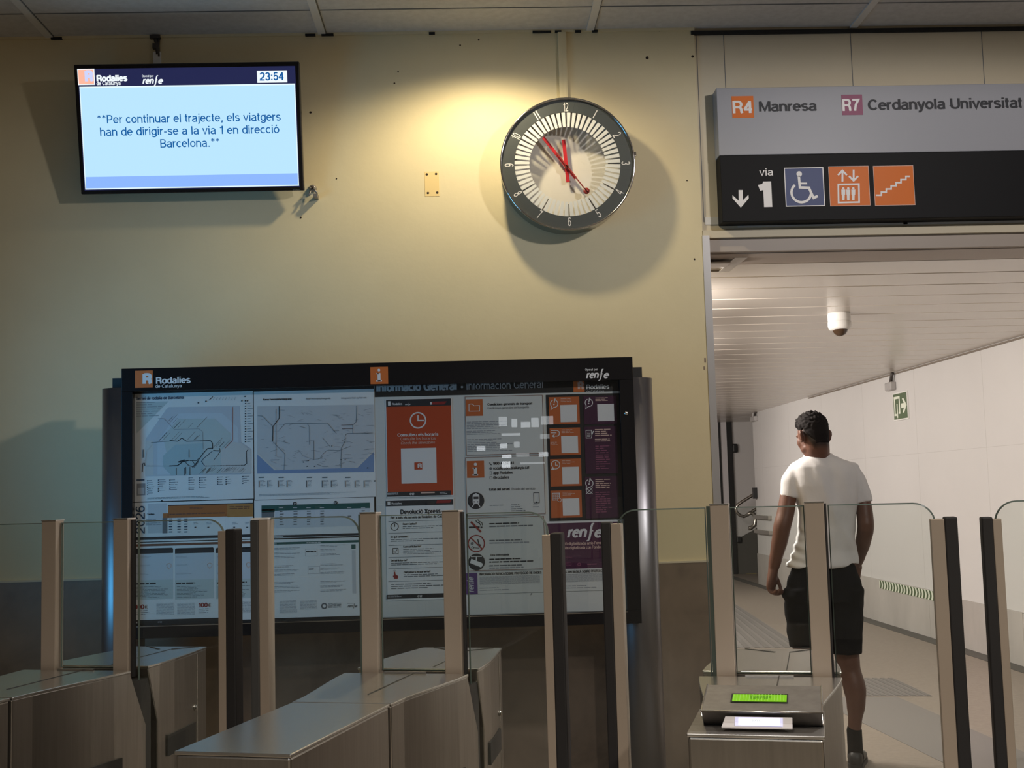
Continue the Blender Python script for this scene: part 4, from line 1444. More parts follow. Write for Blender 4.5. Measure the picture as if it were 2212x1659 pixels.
for k in range(16):
    s.disc(*Z(1660, 210 + k * 36.5), 1.3, 'ink', 5, n=8)
    s.rect(*Z(1690, 203 + k * 36.5), *Z(1730 + 18 * (k % 3), 212 + k * 36.5), 'ink_light', 5)
rnd = random.Random(11)
for k in range(46):
    x, y, L = rnd.uniform(1040, 1660), rnd.uniform(1115, 1150), rnd.uniform(30, 70)
    B([(x, y), (x - L, y + L * 1.1)], .45, 'ink_mid')
for x, y in [(560, 460), (590, 470), (620, 490), (640, 560), (690, 560), (840, 560), (970, 550), (420, 745), (470, 745), (600, 735), (650, 735), (820, 740), (920, 735), (940, 730), (1200, 840), (1240, 830), (1290, 830), (1340, 840)]:
    L = rnd.uniform(60, 150)
    B([(x, y), (x + L, y - L * 1.05)], rnd.choice([.5, .6, 1.2]), 'ink_mid')
for k in range(9):
    B([(1150 + k * 45, 160), (1180 + k * 42, 120)], .5, 'ink_mid')
B([(1145, 158), (1195, 110)], 1.4, 'ink')
for x, y in ((985, 200), (1095, 178), (1690, 172), (1655, 108), (1660, 172), (1610, 172)):
    s.disc(*Z(x, y), 1.6, 'ink', 5, n=8)
for x in (785, 848, 800, 665, 190, 860):
    y0 = rnd.choice([870, 1120, 1130])
    s.rect(*Z(x, y0), *Z(x + 12, y0 + rnd.uniform(90, 120)), 'ink_mid', 6)
for x0, x1, y0, y1 in ((265, 365, 1310, 1520), (420, 520, 1300, 1480), (585, 690, 1300, 1475), (860, 950, 1270, 1470), (1010, 1110, 1270, 1440), (1270, 1340, 1260, 1400), (1390, 1460, 1260, 1380), (1630, 1720, 1250, 1370)):
    r = round((y1 - y0) / 32)
    s.lines(*Z(x0, y0), *Z(x1, y1), r, 'ink_light', 3, .28, seed=x0)
    for k in range(r):
        s.rect(*Z(x0 - 14, y0 + k * 32), *Z(x0, y0 + 16 + k * 32), rnd.choice(['ink', 'ink_blue', 'ink_mid']), 3)
s.lines(*Z(255, 1560), *Z(1590, 1590), 2, 'ink_mid', 3, .35)
s.lines(*Z(100, 195), *Z(480, 420), 7, 'ink_light', 3, .25)
P([(105, 1360), (225, 1355), (225, 1525), (105, 1530)], 'ink_light', 2)
P([(118, 1420), (212, 1415), (212, 1510), (118, 1515)], 'paper_grey', 3)
s.rect(*Z(100, 1298), *Z(215, 1316), 'ink_blue', 3)
s.disc(*Z(462, 1606), 2, 'ink', 3, n=10)
done(s, 'map_poster', 'commuter rail map poster with sea-green zones titled Servei de rodalia de Barcelona', 'poster', 290, 1080)

# --- integrated network map
s = sheet()
s.slab(548, 846, 808, 1080, 'paper', .001)
Z = lambda x, y: (540 + x * 280 / 1858, 840 + y * 250 / 1659)
P = lambda pts, mat, l=1: s.poly([Z(*p) for p in pts], mat, l)
B = lambda pts, w, mat, l=5: s.ribbon([Z(*p) for p in pts], w, mat, l)
s.text('Xarxa Ferroviària Integrada', 568, 865, 630, 4, 'ink', 3, bold=.02)
s.text('Red Ferroviaria Integrada', 661, 863.5, 714, 4, 'ink_mid', 3)
s.text('Integrated Railway Network', 737, 862, 792, 4, 'ink_light', 3)
P([(105, 250), (1770, 225), (1775, 1190), (105, 1215)], 'paper_grey', 1)
P([(105, 935), (350, 1165), (930, 1150), (1030, 1145), (1540, 1130), (1775, 905), (1775, 1190), (105, 1215)], 'sea_blue', 2)
P([(105, 920), (140, 940), (380, 1160), (350, 1166), (105, 940)], 'map_sand', 3)
P([(1490, 1130), (1775, 870), (1775, 905), (1540, 1132)], 'map_sand', 3)
B([(420, 250), (420, 420), (330, 540), (325, 755)], 1.5, 'ink')
B([(110, 385), (180, 390), (330, 540)], .8, 'ink_mid')
B([(375, 290), (375, 965)], .7, 'ink_mid')
B([(420, 590), (500, 500), (1110, 490), (1240, 640)], .8, 'ink_mid')
B([(820, 500), (850, 540), (855, 800)], .7, 'ink_mid')
B([(1530, 240), (1525, 470), (1475, 520), (1475, 630)], .9, 'ink_mid')
B([(1760, 632), (1390, 640), (1365, 670), (1365, 750), (1310, 850), (1305, 1130)], .9, 'ink_mid')
B([(330, 760), (500, 930), (490, 1160)], .7, 'ink_mid')
B([(640, 900), (700, 880), (760, 960), (900, 1010), (1040, 1000)], .6, 'ink_light')
B([(915, 740), (915, 1020)], .9, 'ink_mid')
B([(1320, 570), (1480, 572)], 1, 'brown_strip')
B([(1310, 520), (1480, 515)], .8, 'brown_strip')
B([(1040, 700), (1150, 830)], .6, 'ink_mid')
B([(1020, 960), (1100, 885), (1290, 880), (1420, 830)], .7, 'ink_mid')
B([(290, 1020), (420, 1018)], .9, 'ink')
B([(1330, 995), (1470, 992)], .9, 'ink')
rnd = random.Random(23)
for k in range(110):
    x, y = rnd.uniform(130, 1720), rnd.uniform(290, 1120)
    if y > 900 and (x < 130 + (y - 900) * 1.2 or x > 1720 - (y - 900) * 1.1):
        continue
    B([(x, y), (x + rnd.uniform(30, 110), y + rnd.choice([0, 0, -30, 30]))], rnd.choice([.35, .45, .6]), rnd.choice(['ink_light', 'ink_light', 'ink_mid']))
for x, y in ((768, 1050), (820, 1110), (925, 1110), (1175, 820), (1685, 1132), (1305, 1015), (1365, 1015), (835, 1030)):
    s.disc(*Z(x, y), 1.2, 'ink', 6, n=8)
for x0, x1 in ((145, 225), (270, 325), (420, 500), (545, 620), (825, 905), (1050, 1140), (1180, 1260), (1380, 1450), (1520, 1585), (1650, 1740)):
    s.lines(*Z(x0, 1310), *Z(x1, 1420), 6, 'ink_light', 3, .28, seed=x0)
    s.rect(*Z(x0 - 20, 1312), *Z(x0 - 8, 1410), 'ink_mid', 3)
for x in (125, 410, 815, 1035, 1365):
    s.rect(*Z(x, 1262), *Z(x + 75, 1278), 'ink_mid', 3)
s.lines(*Z(130, 1512), *Z(1720, 1545), 3, 'ink_light', 3, .4, seed=5)
s.rect(*Z(1775, 1312), *Z(1800, 1330), 'ink', 3)
done(s, 'map_poster', 'rail network map poster with dark blue sea corners at the middle of the case', 'poster', 548, 1078)

# --- fares sheets
s = sheet()
s.slab(289, 1086, 546, 1171, 'paper', .001)
a, b = s.loc(313, 1155)
b0 = s.loc(300, 1153)[1]
s.text_ab('2026', a, b0, s.loc(300, 1093)[1] - b0, 20 * s.scale(300, 1130), 'ink_blue', 3, rot=math.pi / 2)
s.rect(319, 1088, 360, 1152, 'paper_grey', 1)
s.rect(363, 1091, 547, 1093, 'ink', 2)
s.rect(363, 1093, 491, 1119, 'table_orange', 2)
s.rect(352, 1109, 364, 1119, 'table_orange', 2)
s.rect(491, 1089, 546, 1117, 'table_amber', 2)
s.text('Tarifes', 318, 1112.5, 334, 3.5, 'ink', 3, bold=.02)
s.lines(316, 1122, 350, 1137, 4, 'ink_light', 3, .35)
s.lines(366, 1110, 486, 1113, 1, 'brown_strip', 3, .7, ragged=False)
s.lines(410, 1096, 440, 1101, 2, 'brown_strip', 3, .5)
s.lines(496, 1094, 540, 1102, 2, 'brown_strip', 3, .4)
s.rect(351, 1119, 361.5, 1152, 'ink_mid', 2)
for x in (365, 383.5, 398):
    for k in range(6):
        s.rect(x, 1120 + k * 5.6, x + 7, 1122.2 + k * 5.6, ['ink_mid', 'ink_blue'][k % 2], 3)
for x in (418, 446, 502, 530):
    s.lines(x, 1128, x + 11, 1134, 2, 'ink_light', 3, .4, seed=x)
    s.rect(x + 2, 1138, x + 6, 1140, 'ink', 3)
s.rect(290, 1161, 546, 1167, 'ink', 2)
done(s, 'fares_sheet', 'fares sheet marked 2026 with an orange table under the commuter map', 'poster', 290, 1170)

s = sheet()
s.slab(549, 1081, 808, 1164, 'paper', .001)
s.rect(565, 1092, 799, 1104, 'table_green', 2)
s.rect(565, 1100, 593, 1107, 'table_green', 2)
s.rect(565, 1106, 592, 1140, 'ink_mid', 2)
s.rect(594, 1102.5, 799, 1141, 'paper_blue', 1)
for k, x in enumerate((604, 634, 663, 692, 751, 781)):
    s.rect(x - 1, 1096, x + 8, 1097.5, 'paper_grey', 3)
    for q in range(6):
        if k != 4 or q == 2:
            s.rect(x, 1104 + q * 5.6 - k * .3, x + rnd.uniform(6, 9), 1106 + q * 5.6 - k * .3, 'ink_mid', 3)
for x in (637, 725):
    s.disc(x, 1088 - (x > 700) * 2, 4.2, 'ink', 3, n=18)
    s.ring(x, 1088 - (x > 700) * 2, 1.7, 1, 'paper_grey', 4, n=10, a0=0, a1=300)
s.rect(575, 1157, 808, 1162, 'ink', 2)
s.rect(583, 1158.4, 612, 1160, 'paper_grey', 3)
done(s, 'fares_sheet', 'fares sheet with a green headed table under the network map', 'poster', 549, 1162)

# --- conditions sheets at the bottom left
s = sheet()
s.slab(288, 1173, 546, 1346, 'paper', .001)
s.rect(289, 1176, 546, 1181, 'brown_strip', 1)
for k, (x0, x1) in enumerate(((289, 374), (378, 462), (466, 546))):
    s.rect(x0 + 1.5, 1185.5 - k, x1 - 1.5, 1188 - k, 'ink', 1)
    s.rect(x0, 1187 - k, x1, 1197 - k, 'ink', 1)
    s.rect(x0, 1198 - k, x1, 1254 - k, 'paper_blue', 1)
    s.rect(x0, 1254 - k, x1, 1296 - k, 'map_green', 1)
    s.lines(x0 + 3, 1260 - k, x1 - 8, 1264 - k, 1, 'ink', 2, .75, seed=k)
    s.lines(x0 + 4, 1268 - k, x1 - 6, 1294 - k, 9, 'ink_mid', 2, .33, seed=k + 5)
    for q in range(3):
        s.lines(x0 + 3, 1203 + q * 18 - k, x0 + 42, 1207 + q * 18 - k, 2, 'ink_light', 2, .3, seed=q + k * 3)
    s.ring(x1 - 9, 1222 - k, 5, 1.3, 'print_pink', 2, n=18, a0=-120, a1=170)
    s.ribbon([(x1 - 14, 1219 - k), (x1 - 13, 1225 - k), (x1 - 8, 1230 - k)], 1.2, 'print_pink', 2)
for x, k in ((292, 0), (429, 4)):
    s.text('100', x, 1316 - k, x + 20, 9.5, 'ink_red', 2, bold=.02)
    s.text('€', x + 21, 1316 - k, x + 27, 9.5, 'brown_strip', 2)
    s.lines(x, 1319 - k, x + 36, 1331 - k, 3, 'ink_mid', 2, .35, seed=x)
for x in (338, 383, 514):
    s.lines(x, 1303 - (x > 500) * 4, x + (38 if x < 500 else 30), 1330 - (x > 500) * 4, 11, 'ink_light', 2, .35, ragged=False, seed=x)
s.rect(288, 1340, 475, 1346, 'frame_black_matt', 2)
s.rect(293, 1343, 297, 1346.5, 'paper_grey', 3)
s.text('012', 341, 1345.5, 350, 3.2, 'paper_grey', 3)
done(s, 'conditions_sheet', 'conditions sheet with black tab headings and red 100 euro amounts, bottom left of the case', 'poster', 290, 1344)

s = sheet()
s.slab(548, 1167, 792, 1337, 'paper', .001)
s.rect(549, 1173, 792, 1178, 'table_green', 1)
s.lines(577, 1174.5, 612, 1176.5, 1, 'paper_grey', 2, .9)
s.lines(662, 1171.5, 696, 1173.5, 1, 'paper_grey', 2, .9)
for x0, x1, ys in ((593, 649, (1184, 1222, 1258)), (692, 748, (1178, 1218, 1256))):
    for y in ys:
        for q in range(3):
            s.lines(x0, y + q * 9, x1, y + 5.5 + q * 9, 2, 'ink_light', 2, .35, seed=y + q)
for x, y, t in ((661, 1192, 22), (667, 1230, 11)):
    s.frame(x - 2, y - 6, x + 24, y + 10, .5, 'ink_light', 1)
    s.lines(x, y - 1.6, x + t, y + 1, 1, 'ink', 2, .9, ragged=False, seed=y)
for x in (604, 648):
    s.lines(x, 1298, x + 36, 1318, 8, 'ink_light', 2, .35, ragged=False, seed=x)
s.lines(604, 1318, 642, 1326, 4, 'ink_light', 2, .35, ragged=False)
s.ring(700.5, 1309, 5.2, 3, 'ink_mid', 2)
s.lines(709, 1303, 737, 1314, 4, 'ink_mid', 2, .5, ragged=False)
s.lines(750, 1303, 768, 1305, 1, 'ink_light', 2, .5)
s.renfe(751, 1312, 772, 'ink_mid', 2)
s.rect(759, 1176, 768, 1186, 'table_green', 1)
s.rect(760, 1188, 768, 1282, 'paper_grey', 1)
done(s, 'conditions_sheet', 'conditions sheet with green top strip and pale paragraphs left of the centre of the case', 'poster', 549, 1335)

# --- orange timetable poster
s = sheet(PY - .001)
s.slab(832, 863, 976, 1075, 'print_white', .0012)
s.rect(834, 864, 974, 1073, 'orange_poster', 1)
s.rect(834, 864, 974, 879, 'ink', 2)
s.rect(836, 1063.5, 974, 1073, 'ink', 2)
s.ring(903, 908, 16.5, 3, 'print_white', 3)
s.ribbon([(903, 897), (903, 908.5), (916, 908.5)], 3, 'print_white', 3)
s.text('Consulteu els horaris', 858.5, 943, 947, 6.5, 'print_white', 3, bold=.014)
s.text('Consulte los horarios', 865, 951.5, 941, 6.5, 'print_pink', 3)
s.text('Check the timetables', 866, 960, 940, 6, 'print_pink', 3, shear=.18)
s.rect(866, 969, 942, 1045, 'print_white', 3)
s.rlogo(895, 999, 912, 1014.5, 'orange_poster', 'print_white', 4)
s.rect(838, 867, 843.5, 876, 'print_white', 3)
s.text('Rodalies', 847, 875, 869, 4.5, 'print_white', 3, bold=.014)
s.renfe(875, 875, 887, 'paper_grey', 3)
s.poly([(932, 868.5), (965, 867), (960, 873.5), (930, 874)], 'ink_red', 3)
s.rect(929, 869, 933, 874, 'print_white', 4)
s.lines(836, 1065, 872, 1070, 2, 'paper_grey', 3, .5)
s.text('012', 885, 1069.5, 895, 4.5, 'print_white', 3, bold=.02)
s.rect(909, 1063, 939, 1066, 'print_pink', 3)
s.lines(950, 1063, 971, 1069, 2, 'paper_grey', 3, .5)
done(s, 'timetable_poster', 'red-orange poster with clock symbol reading Consulteu els horaris', 'poster', 833, 1073)

# --- white refund poster
s = sheet(PY - .001)
s.slab(833, 1079, 980, 1298, 'paper', .0012)
s.rect(833, 1082, 979, 1094, 'ink', 1)
s.rect(837, 1083.5, 843, 1091, 'print_white', 2)
s.text('Rodalies', 846, 1090, 868, 4.2, 'print_white', 2, bold=.014)
s.poly([(944, 1080.5), (976, 1079.5), (972, 1086), (942, 1087)], 'ink_red', 2)
s.text('Devolució Xpress', 865, 1110.5, 952, 9.5, 'ink', 2, bold=.02)
s.text('Per a tots els serveis de Rodalies de Catalunya', 844, 1121, 972, 5.2, 'ink', 2, bold=.016)
for y in (1126, 1151.5, 1178, 1204, 1228, 1256):
    s.rect(839, y, 974, y + .8, 'ink_mid', 2)
s.ring(852.5, 1137.5, 8, 1.5, 'ink', 2)
s.ribbon([(852.5, 1131), (852.5, 1138)], 1.6, 'ink', 2)
for t, y, x0, x1 in (('Quan s’aplica?', 1134, 870, 900), ('En què consisteix?', 1162, 844, 882), ('Com sol·licitar-ho?', 1183, 871, 910), ('On sol·licitar-ho?', 1213, 845, 880), ('Què passa si no puc fer-ho?', 1238, 872, 930)):
    s.text(t, x0, y, x1, 4.2, 'ink', 2, bold=.02)
    s.lines(x0, y + 3, 972, y + 10.5, 2, 'ink_mid', 2, .38, seed=y)
s.frame(848, 1184, 860.5, 1197, 1.2, 'ink', 2)
s.ribbon([(851, 1191), (854, 1193.5), (858, 1187)], 1.2, 'ink', 2)
s.lines(871, 1193, 970, 1199, 2, 'ink_light', 2, .4)
s.poly([(851, 1235), (853.5, 1235), (854.5, 1241), (860, 1244), (859, 1250), (852, 1250), (848.5, 1244), (851, 1243)], 'ink_red', 2)
s.ring(852, 1234, 2.4, .7, 'ink_light', 2, n=14, a0=0, a1=180)
s.lines(845, 1262, 974, 1275, 3, 'ink_mid', 2, .38, seed=77)
s.rect(835, 1285, 980, 1294, 'ink', 2)
s.lines(838, 1287, 868, 1291, 2, 'paper_grey', 3, .45)
s.text('012', 902, 1290, 912, 4.2, 'print_white', 3, bold=.02)
done(s, 'refund_poster', 'white poster titled Devolució Xpress under the red-orange poster', 'poster', 833, 1296)

# --- white notices of the middle column
s = sheet(PY - .001)
s.slab(1003, 856, 1174, 985, 'panel_grey', .0012)
s.frame(1004, 857, 1172, 984, 1.1, 'brown_strip', 1)
s.rect(1006, 863, 1042.5, 899, 'orange_card', 1)
s.ribbon([(1013, 873), (1020, 872.5), (1024, 876.5), (1036, 876), (1036, 888), (1013, 888.5)], 1.3, 'print_white', 2, close=True)
s.text('Condicions generals de transport', 1053, 876, 1150, 5, 'ink', 2, bold=.02)
s.text('Condiciones generales de transporte', 1053, 884, 1143, 5, 'ink_mid', 2)
s.lines(1008, 911, 1110, 929, 5, 'ink_light', 2, .4, seed=31)
s.lines(1008, 931, 1108, 941, 3, 'ink_light', 2, .4, seed=32)
s.lines(1009, 949, 1109, 978, 8, 'ink_light', 2, .4, seed=33)
done(s, 'notice_sheet', 'pale transport conditions notice with an orange folder symbol', 'notice', 1003, 985)

s = sheet(PY - .001)
s.slab(1004, 987, 1176, 1116, 'panel_grey', .0012)
s.frame(1005, 988, 1175, 1115, 1.1, 'brown_strip', 1)
s.rect(1008, 996, 1045.5, 1032.5, 'orange_card', 1)
s.disc(1027, 1003, 3.4, 'print_white', 2, n=16)
s.rect(1023.5, 1010, 1030.5, 1028, 'print_white', 2)
s.rect(1021, 1010, 1026, 1013, 'print_white', 2)
s.rect(1020.5, 1024.5, 1033, 1027.5, 'print_white', 2)
s.ribbon([(1058, 999), (1058.5, 1002), (1062, 1004.5)], 1.8, 'ink', 2)
s.disc(1060, 1012, 3, 'ink_mid', 2, n=14)
s.frame(1058, 1018, 1062, 1025.5, .6, 'ink_mid', 2)
s.frame(1057.5, 1029, 1063, 1035, .6, 'ink_mid', 2)
s.text('900 41 00 41', 1065.5, 1004, 1110, 6, 'ink', 2, bold=.016)
s.text('rodaliesdecatalunya.cat', 1065.5, 1014.5, 1143.5, 6, 'ink', 2, bold=.014)
s.text('app Rodalies', 1065.5, 1024.5, 1108, 6, 'ink', 2, bold=.014)
s.text('@rodalies', 1065.5, 1034.5, 1100, 6, 'ink', 2, bold=.008)
s.text('Estat del servei', 1057, 1060, 1101, 5.6, 'ink', 2, bold=.018)
s.text('Estado del servicio', 1105.5, 1059, 1156, 5.4, 'ink_mid', 2)
s.disc(1028, 1081.5, 18, 'ink', 2, n=36)
s.poly([(1021, 1070), (1024, 1067.5), (1026, 1067.5), (1026, 1065.5), (1030, 1065.5), (1030, 1067.5), (1033, 1067.5), (1035.5, 1070), (1035.5, 1086), (1033, 1088), (1023.5, 1088), (1021, 1086)], 'print_white', 3)
s.rect(1023, 1073, 1033.5, 1078, 'ink', 4)
s.disc(1024.3, 1084, 1.4, 'ink', 4, n=10)
s.disc(1032, 1084, 1.4, 'ink', 4, n=10)
s.ribbon([(1024, 1089), (1020, 1095)], 1.8, 'print_white', 3)
s.ribbon([(1033, 1089), (1037, 1095)], 1.8, 'print_white', 3)
s.frame(1152, 1064, 1165, 1087, 1.2, 'ink', 2)
s.rect(1157, 1083.5, 1160, 1086, 'ink', 3)
s.lines(1058, 1091, 1093, 1094, 1, 'ink_light', 2, .6)
s.lines(1104, 1090, 1135, 1107, 4, 'ink_mid', 2, .4)
s.lines(1151, 1090, 1170, 1098, 2, 'ink_light', 2, .4)
done(s, 'notice_sheet', 'pale contact notice with an orange i and a train symbol', 'notice', 1004, 1115)

s = sheet(PY - .001)
s.slab(1006, 1118, 1176, 1235, 'panel_grey', .0012)
s.frame(1007, 1119, 1175, 1234, 1.1, 'brown_strip', 1)
s.rect(1013, 1137.5, 1036, 1141, 'ink', 2)
s.rect(1038, 1137.5, 1042, 1141, 'ink', 2)
s.ribbon([(1028, 1124), (1030, 1128), (1036, 1130), (1038, 1135)], 1.6, 'ink', 2)
s.ribbon([(1032, 1122), (1035, 1126), (1041, 1129), (1042, 1135)], 1.4, 'ink', 2)
s.ribbon([(1017, 1127), (1039, 1149)], 4, 'ink_red', 3)
s.ring(1029, 1174, 17.5, 2.4, 'ink_red', 2)
s.disc(1020, 1174, 3.4, 'ink_mid', 2, n=12)
s.ribbon([(1032, 1165), (1036, 1182)], 2.2, 'ink', 2)
s.disc(1036, 1178, 2.6, 'ink', 2, n=12)
s.ring(1021, 1183, 2.3, 1, 'ink', 2, n=12)
s.ribbon([(1023, 1183), (1035, 1184)], 1.2, 'ink', 2)
s.ribbon([(1017, 1161.5), (1042, 1186)], 2.4, 'ink_red', 3)
s.disc(1029.5, 1214, 18, 'ink', 2, n=36)
s.poly([(1018, 1207), (1041, 1216), (1038, 1225), (1015, 1216)], 'paper', 3)
s.poly([(1040, 1217.5), (1043.5, 1217), (1042, 1223), (1037.5, 1226)], 'paper', 3)
s.ribbon([(1017, 1202.5), (1041, 1202)], 1.4, 'paper', 3)
s.ribbon([(1029, 1202), (1029, 1211)], 2.4, 'paper', 3)
for y, c in ((1130, 'ink'), (1136, 'ink_mid'), (1166.5, 'ink_mid'), (1172, 'ink_light'), (1207, 'ink'), (1213, 'ink'), (1221, 'ink_mid'), (1226, 'ink_light')):
    s.lines(1057, y, 1168, y + 3.6, 1, c, 2, .72, seed=y)
s.text('Zona videovigilada', 1058, 1201, 1100, 4, 'ink', 2, bold=.014)
done(s, 'notice_sheet', 'pale rules notice with no smoking, crossed ring and camera symbols', 'notice', 1006, 1234)

s = sheet(PY - .001)
s.slab(1005, 1237, 1341, 1284, 'panel_grey', .0012)
s.rect(1006, 1238, 1031, 1284, 'purple_tab', 1)
a, b = s.loc(1024, 1279)
s.text_ab('renfe', a, b, 33 * s.scale(1020, 1260), 15 * s.scale(1020, 1260), 'paper_grey', 2, rot=math.pi / 2, bold=.004, shear=.2)
s.text('INFORMACIÓ BÀSICA SOBRE PROTECCIÓ DE DADES', 1036, 1243, 1170, 5, 'ink', 2, bold=.016)
s.text('INFORMACIÓN BÁSICA SOBRE PROTECCIÓN DE DATOS', 1199, 1238.5, 1338, 5, 'ink', 2, bold=.016)
s.lines(1036, 1246, 1166, 1264, 9, 'ink_light', 2, .42, ragged=False, seed=41)
s.lines(1036, 1270, 1110, 1279, 2, 'ink_light', 2, .3, seed=42)
s.lines(1199, 1241, 1336, 1259, 9, 'ink_light', 2, .42, ragged=False, seed=43)
s.lines(1199, 1266, 1300, 1275, 2, 'ink_light', 2, .3, seed=44)
s.disc(1148, 1283, 1.4, 'ink', 3, n=8)
done(s, 'notice_sheet', 'long low data protection notice with a violet tab at its left end', 'notice', 1005, 1284)

# --- orange and purple notices of the right column
s = sheet(PY - .0002)
s.slab(1179, 853, 1338, 1126, 'frame_black_matt', .0012)
done(s, 'card_backboard', 'black mounting board behind the orange and purple cards', 'notice board', 1179, 1126)


def card(rect, mat, seed, symbol, label, cat='card', light='print_pink', square=True):
    q = sheet(PY - .0022)
    x0, y0, x1, y1 = rect
    q.slab(x0, y0, x1, y1, mat, .0012)
    if square:
        w = 36
        q.rect(x1 - w - 5, y0 + 17, x1 - 5, y0 + 17 + w + 1, 'print_white', 1)
        q.lines(x0 + 26, y0 + 3, x1 - 12, y0 + 12, 3, light, 1, .4, seed=seed)
    symbol(q, x0, y0)
    o = done(q, 'notice_card', label, cat, x0, y1, 'cards on the black mounting panel')
    return q


def sym_bubble(q, x, y):
    q.ring(x + 12, y + 14, 8, 1.7, 'print_white', 2, n=26, a0=-100, a1=75)
    q.ring(x + 12, y + 14, 8, 1.7, 'print_white', 2, n=26, a0=110, a1=225)
    q.ribbon([(x + 6.5, y + 20), (x + 5, y + 27), (x + 11, y + 22)], 1.6, 'print_white', 2)
    q.ribbon([(x + 14, y + 3), (x + 12, y + 12)], [3, 2], 'print_white', 2)
    q.disc(x + 11.5, y + 15.5, 1.7, 'print_white', 2, n=12)


def sym_return(q, x, y):
    q.ribbon([(x + 3, y + 5), (x + 17, y + 5), (x + 21, y + 8), (x + 21, y + 14), (x + 17, y + 17), (x + 7, y + 17)], 1.6, 'print_white', 2)
    q.ribbon([(x + 11, y + 13), (x + 6, y + 17), (x + 11, y + 20)], 1.6, 'print_white', 2)
    q.ribbon([(x + 3, y + 10), (x + 15, y + 10)], 1.6, 'print_white', 2)
    q.lines(x + 2, y + 30, x + 18, y + 38, 3, 'print_pink', 1, .4, seed=3)


def sym_clock(q, x, y):
    q.ring(x + 12, y + 12, 9, 1.6, 'print_white', 2, a0=-110, a1=200)
    q.ribbon([(x + 12, y + 6), (x + 12, y + 13), (x + 17, y + 13)], 1.6, 'print_white', 2)
    q.poly([(x + 2, y + 23), (x + 6, y + 15.5), (x + 10, y + 23)], 'print_white', 2)


def sym_calendar(q, x, y):
    q.frame(x + 3, y + 5, x + 20, y + 21, 1.4, 'print_white', 2)
    for k in range(3):
        q.rect(x + 4, y + 9 + k * 4, x + 19, y + 9.8 + k * 4, 'print_white', 2)
        q.rect(x + 7 + k * 4, y + 9, x + 7.8 + k * 4, y + 20, 'print_white', 2)
    q.disc(x + 19.5, y + 20, 4.6, 'orange_card', 3, n=18)
    q.ring(x + 19.5, y + 20, 4, 1.1, 'print_white', 4, n=18)


card((1185, 858, 1251, 917), 'orange_card', 1, sym_bubble, 'orange card with a speech bubble, top of the orange column')
card((1187, 925, 1253, 984), 'orange_card', 2, sym_return, 'orange card with a bent return arrow symbol')
card((1188, 992, 1255, 1051), 'orange_card', 3, sym_clock, 'orange card with clock and warning triangle symbol')
card((1189, 1060, 1256, 1119), 'orange_card', 4, sym_calendar, 'orange card with a calendar symbol, bottom of the orange column')
card((1260, 856, 1331, 917), 'purple_dark', 5, sym_bubble, 'purple card with a speech bubble and white square at top right of the case')


def sym_form(q, x, y):
    q.frame(x + 3, y + 7, x + 16, y + 25, 1.4, 'print_white', 2)
    for k in range(4):
        q.rect(x + 6, y + 11 + k * 3.2, x + 13, y + 12 + k * 3.2, 'print_white', 2)
    q.ribbon([(x + 20, y + 9), (x + 15, y + 20)], 2, 'print_white', 2)
    q.lines(x + 23, y + 5, x + 60, y + 22, 4, 'print_pink', 1, .45, seed=8)
    q.lines(x + 23, y + 26, x + 61, y + 34, 2, 'print_pink', 1, .45, seed=9)
    q.lines(x + 24, y + 41, x + 56, y + 94, 11, 'plum', 1, .4, seed=10)


def sym_refuse(q, x, y):
    sym_bubble(q, x - 2, y)
    q.ring(x + 10, y + 30, 6, 1.3, 'print_white', 2)
    q.ribbon([(x + 3, y + 23), (x + 17, y + 37)], 1.4, 'print_white', 2)
    q.ribbon([(x + 17, y + 23), (x + 3, y + 37)], 1.4, 'print_white', 2)
    q.lines(x + 23, y + 5, x + 58, y + 27, 5, 'print_pink', 1, .42, seed=12)
    q.lines(x + 23, y + 33, x + 58, y + 80, 10, 'plum', 1, .4, seed=13)


card((1262, 922, 1332, 1024), 'purple_dark', 6, sym_form, 'tall purple card with a form and pen symbol', square=False)
card((1263, 1030, 1334, 1120), 'purple_dark', 7, sym_refuse, 'purple card with a crossed speech bubble, bottom of the purple column', square=False)

s = sheet(PY - .001)
s.slab(1180, 1128, 1343, 1232, 'print_white', .0012)
s.rect(1181, 1131, 1341, 1230, 'purple_panel', 1)
s.renfe(1225, 1161, 1303, 'print_white', 2)
s.text('Estació digitalitzada amb Fons Europeus', 1203, 1178, 1331, 6, 'print_pink', 2, bold=.01)
s.text('Estación digitalizada con Fondos Europeos', 1203, 1187, 1331, 6, 'print_pink', 2, bold=.01)
s.lines(1203, 1202, 1256, 1207, 2, 'plum', 2, .3)
s.lines(1206, 1216, 1236, 1224, 3, 'plum', 2, .4)
s.ring(1251, 1219, 3, 1.6, 'plum', 2, n=12)
s.lines(1268, 1218, 1290, 1222, 1, 'plum', 2, .5)
done(s, 'operator_poster', 'wide purple poster with large white lettering under the cards', 'poster', 1180, 1231)

# ------------------------------------------------------------------ ticket gates
GA = math.radians(16.01)                 # the gates stand turned against the wall
GU = Vector((math.cos(GA), -math.sin(GA), 0))
GV = Vector((math.sin(GA), math.cos(GA), 0))
VG = 2.705                               # distance of the gap line along the gates' axis
TOPZ = 1.0


def outline(side):
    """half widths along the gate: (v, half width) of the plan"""
    return side


FRONT = [(-.425, .103), (-.36, .106), (-.27, .118), (-.18, .131), (-.10, .141), (-.04, .146)]
REAR = [(.04, .146), (.10, .145), (.18, .139), (.26, .129), (.34, .117), (.41, .106)]


def plan(prof, grow=0.0):
    right = [(w + grow, v) for v, w in prof]
    left = [(-w - grow, v) for v, w in prof[::-1]]
    return right + left                  # counter-clockwise seen from above


